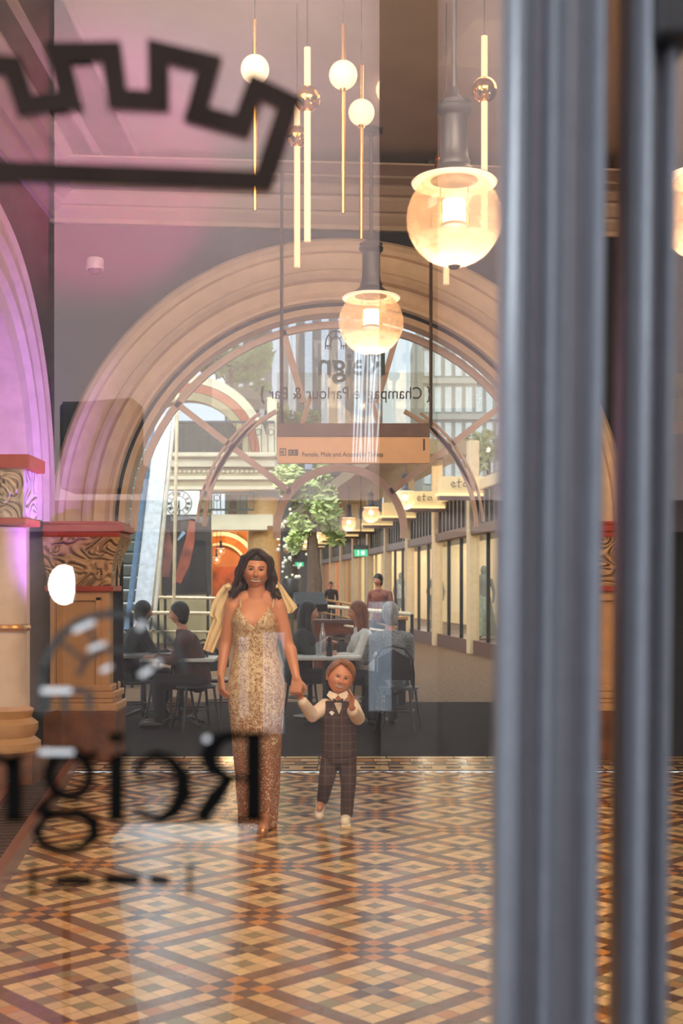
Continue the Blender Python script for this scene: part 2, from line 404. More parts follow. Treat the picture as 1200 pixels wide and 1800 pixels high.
# cornice along the arch wall runs slightly out of level, as in the picture
cornice([(Vector((XL - .02, AW, ZC - .03)), Vector((0, -1, 0)), Vector((0, 0, 1.0))), (Vector((XR, AW, ZC - .2)), Vector((0, -1, 0)), Vector((0, 0, 1.0)))], 'trim_1', M_ceil)
cornice([(Vector((XL, 2, ZC + .0)), Vector((1, 0, 0)), Vector((0, 0, 1.0))), (Vector((XL, AW, ZC + .0)), Vector((1, 0, 0)), Vector((0, 0, 1.0)))], 'trim_2', M_ceil)
struct(MB().box((.7, AW - .35, ZC - .06), (6.7, .1, .1)).build('trim_3', M_ceil, bevel=.02))
# ---- arch wall
RC = Vector((-.02, AW, 2.05)); RI = 1.93; RO = 2.56
def arch_wall():
    mb = MB(); th = .28; n = 64; zt = ZC + .1
    a = [(RC.x - (RI + .05) * math.cos(PI * i / n), RC.z + (RI + .05) * math.sin(PI * i / n)) for i in range(n + 1)]
    for yy in (AW, AW + th):
        for i in range(n):
            mb.add([(a[i][0], yy, a[i][1]), (a[i + 1][0], yy, a[i + 1][1]), (a[i + 1][0], yy, zt), (a[i][0], yy, zt)], [(0, 1, 2, 3)])
        mb.add([(XL - .2, yy, 0), (a[0][0], yy, 0), (a[0][0], yy, zt), (XL - .2, yy, zt)], [(0, 1, 2, 3)])
        mb.add([(a[-1][0], yy, 0), (XR, yy, 0), (XR, yy, zt), (a[-1][0], yy, zt)], [(0, 1, 2, 3)])
    for i in range(n): mb.add([(a[i][0], AW, a[i][1]), (a[i + 1][0], AW, a[i + 1][1]), (a[i + 1][0], AW + th, a[i + 1][1]), (a[i][0], AW + th, a[i][1])], [(0, 1, 2, 3)])
    struct(mb.build('wall_back', M_wall), 'dark navy wall around the great arch')
arch_wall()
def ring(name, c, prof, U, Wd, m, n=72, a0=0, a1=PI, label=None):     # moulded ring: U horizontal axis of the arch plane, Wd outward normal
    mb = MB(); path = []
    for i in range(n + 1):
        a = a0 + (a1 - a0) * i / n; path.append((c, U * math.cos(a) + Vector((0, 0, 1)) * math.sin(a), Wd))
    mb.sweep(prof, path); return struct(mb.build(name, m, smooth=25), label)
prof = [(RO, 0), (RO, .1), (RO - .03, .14), (RO - .08, .16), (RO - .12, .14), (RO - .13, .09), (RO - .2, .08), (RO - .27, .1), (RO - .29, .15), (RO - .33, .17), (RO - .36, .13), (RO - .37, .04), (RO - .46, .02), (RO - .5, .04), (RO - .51, .07), (RO - .54, .07), (RO - .55, .0), (RO - .6, -.02), (RI, -.04), (RI, -.28)]
ring('trim_4', RC, prof, Vector((1, 0, 0)), Vector((0, -1, 0)), M_stone, label='moulded cream plaster of the great arch')
# ---- piers of the great arch (each with impost, carved capital, shaft, base, plinth)
def pier(cx, label, flip):
    t = at(thing('arch_pier', label, 'pier', (cx, AW - .12, 0), 'piers of the great arch'))
    x0, x1 = cx - .27, cx + .27
    g = MB()
    for z0, z1, e in ((2.06, 2.09, .1), (2.0, 2.06, .13), (1.95, 2.0, .1)): g.box((cx, AW - .02, (z0 + z1) / 2), (.54 + 2 * e, .44 + e, z1 - z0))
    g.build('impost_band', M_red, t, bevel=.008)
    c = MB(); rings = []
    for k in range(13):
        q = k / 12.0; z = 1.52 + .43 * q; e = .01 + .1 * q ** 2.2
        rings.append([(cx + sx * (.27 + e), AW - .02 + sy * (.2 + e), z) for sx, sy in ((-1, -1), (1, -1), (1, 1), (-1, 1))])
    c.loft(rings); cap_ = c.build('capital', M_carved, t)
    for sx in (-1, 1):
        for zc, r0 in ((1.85, .07), (1.62, .045)):
            vo = MB()
            pts = [(cx + sx * (.2 + .0) + sx * r0 * (1 - k / 30) * math.cos(k * .5), AW - .27 - .02 * (zc > 1.7), zc + r0 * (1 - k / 30) * math.sin(k * .5)) for k in range(26)]
            vo.tube(pts, .011, 8); vo.build('volute', M_carved, cap_, smooth=60)
    MB().box((cx, AW - .02, 1.5), (.6, .46, .05)).build('necking', M_red, t, bevel=.01)
    s_ = MB().box((cx, AW - .02, .95), (.52, .38, 1.06))
    for dx in (-.17, .17): s_.box((cx + dx, AW - .225, .95), (.05, .03, .96))
    for dz in (.46, 1.42): s_.box((cx, AW - .225, dz), (.39, .03, .05))
    s_.build('shaft', M_pier, t, bevel=.006)
    bs = MB()
    for z0, z1, e in ((.6, .66, .02), (.54, .6, .05), (.5, .54, .03), (.43, .5, .07)): bs.box((cx, AW - .02, (z0 + z1) / 2), (.54 + 2 * e, .44 + e, z1 - z0))
    bs.build('base_moulding', M_pier, t, bevel=.012)
    MB().box((cx, AW - .02, .215), (.66, .52, .43)).build('plinth', M_plinth, t, bevel=.01)
pier(-2.3, 'ochre pier carrying the left foot of the great arch, red band above a carved capital', 1)
pier(2.26, 'ochre pier carrying the right foot of the great arch, seen between the door posts', -1)
# ---- left wall with its own arch and recess
def left_wall():
    cy, cz, ri, ro = 8.95, 2.3, 1.45, 2.12
    mb = MB(); n = 40
    a = [(cy - (ri + .05) * math.cos(PI * i / n), cz + (ri + .05) * math.sin(PI * i / n)) for i in range(n + 1)]
    for i in range(n): mb.add([(XL, a[i][0], a[i][1]), (XL, a[i + 1][0], a[i + 1][1]), (XL, a[i + 1][0], ZC + .1), (XL, a[i][0], ZC + .1)], [(0, 1, 2, 3)])
    mb.add([(XL, 1.2, 0), (XL, a[0][0], 0), (XL, a[0][0], ZC + .1), (XL, 1.2, ZC + .1)], [(0, 1, 2, 3)])
    mb.add([(XL, a[-1][0], 0), (XL, AW, 0), (XL, AW, ZC + .1), (XL, a[-1][0], ZC + .1)], [(0, 1, 2, 3)])
    struct(mb.build('wall_left', M_teal), 'dark teal side wall with an arched recess')
    struct(MB().box((XL - .62, 8.9, 2.2), (.08, 3.4, 4.6)).build('wall_recess', M_stone), 'pale plaster back of the side recess lit purple')
    struct(MB().box((XL - .3, cy + ri + .09, 1.9), (.6, .06, 3.8)).build('wall_recess_side', M_stone))
    pf = [(ro, 0), (ro, .05), (ro - .06, .08), (ro - .1, .05), (ro - .16, .04), (ro - .2, .08), (ro - .26, .08), (ro - .3, .03), (ro - .4, .03), (ro - .44, .07), (ro - .5, .07), (ro - .54, .02), (ri, 0), (ri, -.55)]
    ring('trim_5', Vector((XL, cy, cz)), pf, Vector((0, 1, 0)), Vector((1, 0, 0)), M_stone, label='moulded plaster arch on the side wall')
    # straight moulded jamb below the springing
    j = MB(); j.sweep(pf, [(Vector((XL, cy, 2.08)), Vector((0, 1, 0)), Vector((1, 0, 0))), (Vector((XL, cy, cz)), Vector((0, 1, 0)), Vector((1, 0, 0)))])
    struct(j.build('trim_6', M_stone, smooth=25))
left_wall()
def side_column():
    x, y = -2.52, 9.35
    t = at(thing('side_column', 'round cream column with scrolled capital at the left edge, by the dark teal wall', 'column', (x, y, 0)))
    MB().lathe([(.17, .62), (.165, 1.0), (.16, 1.95)], (x, y, 0), 40).build('shaft', M_stone, t, smooth=40)
    MB().lathe([(.16, 1.18), (.19, 1.19), (.2, 1.21), (.19, 1.23), (.16, 1.24)], (x, y, 0), 40).build('brass_ring', M_brass, t, smooth=40)
    MB().box((x, y, 1.995), (.44, .44, .05)).build('red_band', M_red, t, bevel=.01)
    c = MB().box((x, y, 2.2), (.4, .4, .36)); 
    pts = [(x + .02 + .13 * (1 - k / 34) * math.cos(k * .45), y - .215, 2.2 + .13 * (1 - k / 34) * math.sin(k * .45)) for k in range(30)]
    c.tube(pts, .014, 8); c.build('capital', M_carved2, t, bevel=.01)
    MB().box((x, y, 2.43), (.5, .5, .1)).build('abacus', M_red, t, bevel=.01)
    MB().lathe([(.27, .3), (.27, .36), (.22, .4), (.25, .45), (.25, .5), (.2, .54), (.22, .6), (.17, .63)], (x, y, 0), 40).build('base', M_pier, t, smooth=40)
    MB().box((x, y, .15), (.56, .56, .3)).build('plinth', M_plinth, t, bevel=.01)
side_column()
struct(MB().box((XR + .05, 6.2, 2.55), (.1, 10, 5.2)).build('wall_right', M_teal))
# ---- wooden kerb and stone border at the left of the floor
def kerb():
    a = Vector((-1.55, 5.2, 0)); b = Vector((-2.26, 10.9, 0)); d = (b - a).normalized(); n = Vector((-d.y, d.x, 0))
    t = at(thing('floor_kerb', 'low varnished wood kerb with ribbed strip running along the left of the tiled floor', 'kerb', tuple(a)))
    def bar(o0, o1, z0, z1, name, m):
        q = MB(); q.sweep([(o0, z0), (o0, z1), (o1, z1), (o1, z0)], [(a, n, Vector((0, 0, 1))), (b, n, Vector((0, 0, 1)))], True); q.add([a + n * o0 + Vector((0, 0, z0)), a + n * o1 + Vector((0, 0, z0)), a + n * o1 + Vector((0, 0, z1)), a + n * o0 + Vector((0, 0, z1))], [(0, 1, 2, 3)])
        q.build(name, m, t)
    bar(0, .06, 0, .1, 'edge_board', M_wood); bar(.06, .3, 0, .07, 'tread', M_plinth); bar(.3, .36, 0, .12, 'edge_board', M_wood)
    rb = MB()
    for k in range(60):
        p = a + (b - a) * (k + .5) / 60 + n * .18; rb.box((p.x, p.y, .078), (.22, .035, .014), math.atan2(n.y, n.x))
    o = rb.build('ribs', mat('dark_ribs', C(58, 38, 22), .5), t)
kerb()
# ---- dome camera on the wall
def dome():
    p = P(167, 468, 11.1); t = at(thing('dome_camera', 'small white dome security camera on the navy wall left of the arch', 'security camera', tuple(p)))
    MB().lathe([(.04, .07), (.07, .07), (.078, .05), (.08, -.02), (.076, -.03)], tuple(p), 28).build('housing', mat('white_plastic', C(214, 205, 205), .4), t, smooth=40)
    MB().sphere((p.x, p.y, p.z - .03), (.06, .06, .045), 24, 12).build('dome', mat('smoked_dome', C(70, 56, 64), .1, coat=.5, bump=0), t, smooth=60)
    MB().box((p.x, AW - .03, p.z + .03), (.06, .14, .05)).build('bracket', M_gmetal, t)
dome()

# ================================================================== FANLIGHT IN THE GREAT ARCH
def fanlight():
    D = AW + .3; cx, cy = 598, 934; s = (AW + .3) / AW
    t = at(thing('fanlight', 'arched fanlight with pale radiating bars and rings filling the head of the great arch', 'window', (RC.x, D, RC.z)))
    k = MB()
    for r, a0, a1, wd in ((112, -6, 186, 13), (240, 2, 62, 7), (240, 118, 178, 7), (252, 4, 56, 4), (252, 124, 176, 4), (364, 0, 180, 12)):
        pxstroke(k, arcpts(cx, cy, r, a0, a1, 36), wd, D, .06)
    for ang, r0, r1, wd in ((38, 112, 368, 11), (142, 112, 368, 11), (106, 236, 368, 12), (74, 236, 368, 10)):
        a = math.radians(ang); pxstroke(k, [(cx + r0 * math.cos(a), cy - r0 * math.sin(a)), (cx + r1 * math.cos(a), cy - r1 * math.sin(a))], wd, D, .06)
    for sx in (-1, 1):        # diagonal braces that make the crossings
        pxstroke(k, [(cx + sx * 150, 738), (cx + sx * 195, 790), (cx + sx * 238, 862)], 9, D, .05)
        pxstroke(k, [(cx + sx * 52, 695), (cx + sx * 88, 812)], 8, D, .05)
    k.build('tracery', mat('pink_beige_bars', C(208, 186, 178), .5, var=.08), t)
    g = MB(); n = 48; pts = [RC + Vector((RI * math.cos(PI * i / n), .3, RI * math.sin(PI * i / n))) for i in range(n + 1)]
    pts = [Vector((RC.x + RI, D + .03, RC.z)), Vector((RC.x - RI, D + .03, RC.z))][:0] + pts
    g.add([Vector((p.x, D + .03, p.z)) for p in pts] + [Vector((p.x, D + .038, p.z)) for p in pts], [tuple(range(n + 1)), tuple(reversed(range(n + 1, 2 * n + 2)))])
    g.build('pane', glassmat('fanlight_glass', .012, (.97, .98, .97, 1)), t)
    # lettering and emblem, read from the far side
    ink = mat('dark_lettering', C(34, 40, 40), .6)
    Dt = D - .02
    tx = text_mesh('lettering', '{ Champagne Parlour & Bar }', .155, ink, P(607, 692, Dt), True, t, .003, .86)
    tx['label'] = 'dark serif lettering reading Champagne Parlour and Bar backwards'
    text_mesh('name_lettering', 'Reign', .29, mat('teal_lettering', C(60, 92, 92), .6), P(618, 642, Dt), True, t, .003, 1.0, bold=.004)
    e = MB(); draw_icon(e, 590, 608, 18, Dt, .006); e.build('emblem', ink, t)
def draw_icon(mb, cx, cy, r, D, th):
    pxstroke(mb, arcpts(cx, cy - r * .2, r, 0, 180, 30, r * 1.25), r * .12, D, th)
    pxstroke(mb, arcpts(cx, cy - r * .2, r * .52, 0, 180, 20, r * .7), r * .09, D, th)
    for a in (45, 90, 135):
        q = math.radians(a); pxstroke(mb, [(cx + r * .5 * math.cos(q), cy - r * .2 - r * .68 * math.sin(q)), (cx + r * math.cos(q), cy - r * .2 - r * 1.22 * math.sin(q))], r * .08, D, th)
    for s in (-1, 1):
        pxstroke(mb, [(cx + s * r, cy - r * .2), (cx + s * r, cy + r * .15)], r * .12, D, th)
        pxstroke(mb, [(cx + s * r * .52, cy - r * .2), (cx + s * r * .52, cy + r * .15)], r * .1, D, th)
        pxstroke(mb, [(cx + s * r * 1.06, cy - r * .02), (cx + s * r * .46, cy - r * .02)], r * .1, D, th)
        for q in (1.0, .76, .52): pxstroke(mb, [(cx + s * r * q, cy), (cx + s * r * q, cy + r * .32)], r * .09, D, th)
fanlight()

# ---- hanging direction sign on two rods
def hanging_sign():
    D = 10.5; p = P(620, 790, D)
    t = at(thing('direction_sign', 'long peach direction sign hung on two dark rods under the arch', 'sign', tuple(p)))
    for x in (495, 757):
        a = P(x, 285, D); z = ZC - .02; b = P(x, 745, D); MB().tube([(a.x, D, z), (a.x, D, b.z - .02)], .014, 10).build('rod', mat('dark_bronze', C(70, 56, 56), .4, .5), t)
        MB().lathe([(.05, 0), (.05, .03)], (a.x, D, z - .03), 20).build('ceiling_rose', M_gmetal, t)
    a = P(487, 768, D); b = P(755, 815, D); MB().box(((a.x + b.x) / 2, D, (a.z + b.z) / 2), (b.x - a.x, .05, a.z - b.z)).build('panel', mat('peach_sign_face', C(222, 178, 134), .5, var=.04), t, bevel=.004)
    a2 = P(755, 745, D); MB().box(((a.x + b.x) / 2, D, (a2.z + a.z) / 2), (b.x - a.x, .07, a2.z - a.z)).build('top_rail', mat('brown_rail', C(92, 62, 46), .5), t)
    g = P(487, 655, D); MB().box(((a.x + b.x) / 2, D, (g.z + a2.z) / 2), (b.x - a.x, .012, g.z - a2.z)).build('glass_header', glassmat('sign_glass', 0, (.95, .93, .88, 1), 0, .05, C(200, 190, 160)), t)
    ink = mat('black_print', C(30, 26, 24), .6)
    text_mesh('lettering', 'Female, Male and Accessible Toilets', .0545, ink, P(602, 799, D - .03), False, t, .002, .86)
    text_mesh('numeral', '1', .14, ink, P(745, 783, D - .03), False, t, .002)
    k = MB()
    def fr(x0, y0, x1, y1): pxstroke(k, [(x0, y0), (x1, y0), (x1, y1), (x0, y1), (x0, y0)], 1.4, D - .03, .003)
    fr(492, 789, 502, 800); pxstroke(k, [(494, 795), (500, 795)], 1.5, D - .03, .003); pxstroke(k, [(498, 791), (494, 795), (498, 799)], 1.3, D - .03, .003)
    fr(507, 791, 514, 800); fr(516, 791, 523, 800)
    for x in (510, 513, 519, 521): pxstroke(k, [(x, 792), (x, 799)], 1.6, D - .03, .003)
    k.build('pictograms', ink, t)
hanging_sign()
def side_sign():
    D = 10.6; p = P(1215, 700, D); t = at(thing('glass_sign', 'glass sign with dark lettering at the right edge, beyond the right door post', 'sign', tuple(p)))
    MB().box((p.x, D, p.z), (.5, .012, .42)).build('panel', glassmat('sign_glass2', .08, (.85, .82, .7, 1), 0, .15, C(200, 190, 160)), t)
    MB().box((p.x, D - .01, p.z - .25), (.5, .05, .1)).build('rail', mat('brown_rail', C(92, 62, 46)), t)
    text_mesh('lettering', 'Champagne', .155, mat('black_print', C(30, 26, 24)), P(1209, 690, D - .03), False, t, .002, .9)
    for s in (-.2, .2): MB().tube([(p.x + s, D, p.z + .2), (p.x + s, D, ZC)], .01, 8).build('rod', M_gmetal, t)
side_sign()
# ================================================================== GLOBE PENDANTS
def globe_pendant(x, y, dia, D, label, group=None, detail=True, top=ZC, energy=14):
    c = P(x, y, D); r = dia * D / F / 2; t = at(thing('globe_pendant', label, 'pendant lamp', tuple(c), group))
    q = lambda prof: [(a * r, b * r) for a, b in prof]
    th0 = .5
    MB().lathe(q([(math.sin(a) , math.cos(a)) for a in [th0 + (PI - th0 - .02) * i / 24 for i in range(25)]]), tuple(c), 36 if detail else 20, caps=False).build('globe', M_globe, t, smooth=80)
    MB().lathe(q([(.5, .8), (.88, .72), (.9, .76), (.86, .8), (.5, .92), (.3, 1.0)]), tuple(c), 40, caps=False).build('glass_collar', emat('lit_collar', C(255, 226, 196), .85), t, smooth=50)
    MB().lathe(q([(.87, .81), (.6, .9), (.42, 1.02), (.34, 1.1), (.34, 1.2), (.3, 1.25), (.28, 1.5), (.27, 2.1), (.3, 2.15), (.36, 2.2), (.38, 2.3), (.34, 2.35), (.36, 2.42), (.2, 2.5), (.1, 2.6), (.07, 2.75)]), tuple(c), 36).build('cap', M_gmetal, t, smooth=40)
    if detail: MB().lathe(q([(.985 * math.sin(a), .985 * math.cos(a)) for a in [2.0 + (PI - 2.02) * i / 12 for i in range(13)]]), tuple(c), 32, caps=False).build('added_bright_shell', M_bright_shell, t, smooth=80)  # hazy shell added so the bottom of the globe looks lit
    core = MB().lathe(q([(.24, -.1), (.24, .38)]), tuple(c), 24).build('lamp_core', M_lamp, t, smooth=50)
    if detail:
        MB().lathe(q([(.25, -.36), (.25, -.12)]), tuple(c), 24, caps=False).build('glass_sleeve', M_pane, t, smooth=50)
        MB().lathe(q([(.26, -.16), (.27, -.13), (.26, -.1)]), tuple(c), 24).build('lamp_ring', M_gmetal, core)
        g = MB()
        for s in (-.29, .29): g.tube([c + Vector((s * r, 0, -.35 * r)), c + Vector((s * r, 0, .8 * r))], .012 * r, 6)
        g.tube([c + Vector((0, 0, -.98 * r)), c + Vector((0, 0, -.36 * r))], .02 * r, 6).build('inner_rods', M_brass, t)
        MB().lathe(q([(.09, -1.04), (.13, -1.0), (.13, -.96)]), tuple(c), 16).build('finial', M_gmetal, t)
    MB().tube([c + Vector((0, 0, 2.6 * r)), (c.x, c.y, top)], .055 * r, 10).build('rod', M_gmetal, t, smooth=50)
    MB().lathe([(.12 * r, -.2 * r), (.2 * r, -.14 * r), (.36 * r, -.1 * r), (.36 * r, 0)], (c.x, c.y, top), 24).build('ceiling_rose', M_gmetal, t)
    if energy: point('pendant_bulb', tuple(c + Vector((0, 0, -.62 * r))), energy, (1, .84, .66), .03)
    return t
globe_pendant(798, 385, 168, 6.6, 'largest glass globe pendant with a grey cap, hanging nearest, high on the right', energy=19)
globe_pendant(652, 567, 114, 9.8, 'mid-sized glass globe pendant hanging in front of the crown of the arch', energy=19)
globe_pendant(1243, 375, 165, 6.6, 'glass globe pendant cut by the right edge of the picture', energy=14)
# the receding row along the gallery
rowD = [30.3, 36.2, 41.5, 47, 52.5, 58, 63.5, 69, 74.5, 80]
rows_ = ['nearest', 'second nearest', 'third', 'fourth', 'fifth', 'sixth', 'seventh', 'eighth', 'ninth', 'farthest']
for k, D in enumerate(rowD):
    X = 1.54 - .116 * (D - 30.3); x = 600 + X * F / D; y = HOR - 2.16 * F / D
    globe_pendant(x, y, .5 * F / D, D, rows_[k] + ' globe pendant in the row receding down the shopping gallery', 'globe pendants down the gallery', detail=k < 3, top=5.2, energy=22 if k < 7 else 0)

# ================================================================== SLIM BRASS AND OPAL LAMPS
def stick(x, cable_y, t0, t1, by, bd, l1, D, kind, label):
    c = P(x, by, D); px = D / F; t = at(thing('stick_pendant', label, 'pendant lamp', tuple(c), 'slim tube and ball pendants'))
    zt0 = P(x, t0, D).z; zt1 = P(x, t1, D).z; zl = P(x, l1, D).z; r = bd / 2 * px
    white = kind == 'white'
    MB().tube([(c.x, D, zt0), (c.x, D, ZC)], .0035, 6).build('cable', M_black, t)
    MB().tube([(c.x, D, zt0), (c.x, D, zt0 + .0001 + (c.z + r * .9 - zt0))], .019 if white else .014, 16).build('upper_tube', M_tube if white else M_brass, t, smooth=50)
    MB().tube([(c.x, D, c.z - r * .9), (c.x, D, zl)], .019 if white else .012, 16).build('lower_tube', M_tube if white else M_brass, t, smooth=50)
    MB().sphere(tuple(c), r, 32, 20).build('ball', M_gold if white else M_opal, t, smooth=80)
    if not white: MB().lathe([(.02, -.01), (.02, .012)], (c.x, D, c.z - r), 16).build('ferrule', M_gold, t)
stick(448, 0, 35, 98, 122, 50, 370, 7.0, 'brass', 'opal ball on a brass tube, farthest left, beside the crenellated emblem')
stick(603, 0, 44, 106, 132, 50, 375, 7.2, 'brass', 'opal ball on a brass tube, upper of the middle pair of white balls')
stick(635, 0, 115, 174, 198, 46, 420, 7.6, 'brass', 'opal ball on a brass tube, lower of the middle pair of white balls')
stick(540, 0, 84, 150, 174, 46, 425, 7.2, 'white', 'lit white tube through a mirrored gold ball, the taller of the two side by side')
stick(522, 0, 175, 220, 240, 38, 470, 7.7, 'white', 'lit white tube through a small gold ball, reaching lowest of all')
stick(851, 0, 64, 134, 158, 44, 415, 7.3, 'white', 'lit white tube through a gold ball, farthest right of the slim lamps')
stick(784, 0, 205, 264, 286, 42, 500, 7.7, 'white', 'lit white tube through a gold ball, directly behind the largest globe pendant cap')

# ================================================================== GALLERY BEYOND
M_cream = mat('cream_shopfront_paint', C(206, 180, 142), .5, var=.08)
M_olive = mat('olive_gallery_plaster', C(150, 128, 92), .7, var=.1)
M_choc = mat('chocolate_fascia', C(84, 52, 40), .45, var=.2)
M_mos = mat('pale_mosaic', C(104, 78, 56), .7, var=.5, scale=14, bump=.1, spec=.15)
M_litbar = emat('lit_bulkhead', C(246, 216, 150), .9)
gd = Vector((-.1152, .99334, 0)); gn = Vector((-.99334, -.1152, 0)); g0 = Vector((3.27, 26.8, 0))
def G(s_, o, z): return g0 + gd * s_ + gn * o + Vector((0, 0, z))
GR = math.atan2(gd.y, gd.x)
struct(MB().box((-.5, 55.6, -.02), (26, 78, .04)).build('gallery_floor', M_mos), 'pale mosaic floor of the shopping gallery')
def gbox(mb, s0, s1, o0, o1, z0, z1):
    c = G((s0 + s1) / 2, (o0 + o1) / 2, (z0 + z1) / 2); return mb.box(c, (s1 - s0, o1 - o0, z1 - z0), GR)
struct(gbox(MB(), 5, 62, -.6, 1.6, 4.92, 5.3).build('gallery_ceiling', M_olive), 'underside of the upper walkway over the shopfronts')
struct(gbox(MB(), -9, 60, -4.2, -3.8, 0, 5.5).build('wall_gallery_right', M_olive))
# ---- shopfront bays
SL = 4.3
ords = ['nearest', 'second', 'third', 'fourth', 'fifth', 'sixth', 'seventh', 'eighth', 'ninth', 'tenth', 'eleventh', 'twelfth', 'thirteenth']
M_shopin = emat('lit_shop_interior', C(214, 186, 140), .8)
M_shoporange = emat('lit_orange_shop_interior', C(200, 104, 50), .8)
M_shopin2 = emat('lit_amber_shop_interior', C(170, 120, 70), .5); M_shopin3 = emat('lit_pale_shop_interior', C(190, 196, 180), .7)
def bay(k):
    s0 = -6.6 + k * SL; s1 = s0 + SL
    t = at(thing('shopfront', 'cream framed glass shopfront with slatted brown clerestory, the %s one going down the gallery' % ords[k], 'shopfront', tuple(G(s0, 0, 0)), 'shopfronts along the gallery'))
    gbox(MB(), s0 - .16, s0 + .16, -.1, .14, 0, 4.9).build('pilaster', M_cream, t, bevel=.02)
    gbox(MB(), s0 + .16, s1 - .16, -.1, .05, 0, .32).build('stall_riser', M_choc, t)
    gbox(MB(), s0 + .16, s1 - .16, -.1, .1, 2.72, 2.95).build('transom', M_choc, t, bevel=.02)
    gbox(MB(), s0 + .16, s1 - .16, -.1, .08, 3.7, 3.95).build('cornice', M_cream, t, bevel=.02)
    sl = MB()
    for q in range(9): gbox(sl, s0 + .25 + q * .47, s0 + .4 + q * .47, -.06, .02, 2.95, 3.7)
    sl.build('clerestory_bars', M_black, t)
    gbox(MB(), s0 + .16, s1 - .16, -.14, -.12, 2.95, 3.7).build('clerestory_glass', mat('amber_glass', C(150, 118, 70), .3, emit=C(170, 130, 70), es=.25), t)
    gz = gbox(MB(), s0 + .16, s1 - .16, -.03, -.02, .3, 2.75).build('glazing', M_pane, t)
    for q in (1.4, 2.9): gbox(MB(), s0 + q - .025, s0 + q + .025, -.05, .03, .3, 2.75).build('mullion', M_black if k < 5 else M_cream, gz)

    
    gbox(MB(), s0 + .16, s1 - .16, -2.6, -2.5, .1, 3.0).build('back_wall', M_shoporange if k in (8, 9, 10) else M_shopin, t)
    if k > 5: gbox(MB(), s1 - .2, s1 - .1, -2.5, -.15, .1, 3.0).build('side_wall', (M_shopin, M_shopin2, M_shopin3)[k % 3] if k not in (8, 9, 10) else M_shoporange, t)
    gbox(MB(), s0 + .1, s1 - .1, -2.5, -.1, .05, .32).build('display_floor', M_choc, t)
for k in range(13): bay(k)
# ---- crosswise lit bulkheads carrying shop signs
for k in range(10):
    s_ = 1.2 + k * 4.3; t = at(thing('hanging_bulkhead', 'lit cream shop sign board across the walkway, the %s one' % ords[k], 'sign board', tuple(G(s_, 1, 3.6)), 'crosswise sign boards down the gallery'))
    gbox(MB(), s_ - .12, s_ + .12, -.05, .95, 3.62, 4.0).build('board', emat('lit_sign_board', C(214, 184, 132), .42), t)
    gbox(MB(), s_ - .18, s_ + .18, -.05, 1.02, 3.56, 3.62).build('lit_edge', M_litbar, t)
    gbox(MB(), s_ - .14, s_ + .14, -.05, .98, 3.48, 3.56).build('dark_edge', M_choc, t)
    if k < 2:
        p = G(s_ - .2, .5, 3.82); q = MB(); D = p.y; x0 = 600 + p.x * F / D; y0 = HOR - (p.z - H) * F / D; s2 = F / D / 74
        for st in ([(-14, 2), (-11, -2), (-14, -4), (-17, 0), (-14, 5), (-9, 3)], [(-4, -9), (-5, 4), (-2, 5)], [(-8, -3), (0, -4)], [(9, -2), (4, -2), (3, 3), (7, 4), (10, -3), (11, 5)]):
            pxstroke(q, [(x0 + a * s2, y0 + b * s2) for a, b in st], 1.3 * s2, D, .01)
        q.build('script_lettering', M_black, t)
# ---- mannequins
def mannequin(s_, o, dress, label, hb=1.72, z0=.32, skin=None):
    p = G(s_, o, 0); t = at(thing('mannequin', label, 'mannequin', (p.x, p.y, z0)))
    m = MB(); z = z0
    m.capsule((p.x, p.y, z + .95), (p.x, p.y, z + 1.4), .12, .15); m.sphere((p.x, p.y, z + 1.62), (.085, .1, .12)); m.capsule((p.x, p.y, z + 1.4), (p.x, p.y, z + 1.6), .055, .05)
    for s in (-1, 1):
        m.capsule((p.x + s * .17, p.y, z + 1.38), (p.x + s * .24, p.y - .03, z + 1.1), .05, .04); m.capsule((p.x + s * .24, p.y - .03, z + 1.1), (p.x + s * .2, p.y - .15, z + .86), .04, .03)
        m.capsule((p.x + s * .08, p.y, z + .95), (p.x + s * .09, p.y, z + .05), .09, .045)
    remeshed('figure', m, skin or mat('mannequin_grey', C(120, 122, 112), .5), .016, 4, t)
    prof = {'gown': [(.15, 1.42), (.16, 1.3), (.13, 1.1), (.17, .95), (.24, .6), (.3, .25), (.34, .06)], 'shirt': [(.17, 1.45), (.19, 1.3), (.17, 1.1), (.19, .85)], 'slim': [(.14, 1.4), (.15, 1.25), (.12, 1.1), (.16, .9), (.14, .5), (.12, .1)]}[dress[0]]
    rings = [[Vector((p.x + r * (1 + .08 * math.sin(j * 3) * (1.5 - h)) * math.cos(2 * PI * j / 30), p.y + .75 * r * math.sin(2 * PI * j / 30), z + h)) for j in range(30)] for r, h in prof]
    MB().loft(rings).build('garment', dress[1], t, smooth=60)
mannequin(2.9, -.45, ('gown', mat('sage_gown', C(146, 156, 136), .6, var=.3)), 'mannequin in a long sage gown in the nearest visible shop window')
mannequin(9.2, -.5, ('slim', mat('stone_dress', C(176, 166, 140), .6, var=.2)), 'slim pale mannequin in the shop window left of the sage gown')
mannequin(16, -.6, ('shirt', mat('black_white_top', C(196, 196, 192), .6, var=.5, scale=4)), 'mannequin in a light top deeper along the shop windows')
mannequin(1.0, -.9, ('gown', mat('ivory_dress', C(200, 190, 170), .6)), 'mannequin in an ivory dress behind the grey door post')
for s_ in (0, 4, 9, 15, 22, 30): point('shop_spotlight', tuple(G(s_, -1.3, 2.5)), 90, (1, .84, .62), .12)
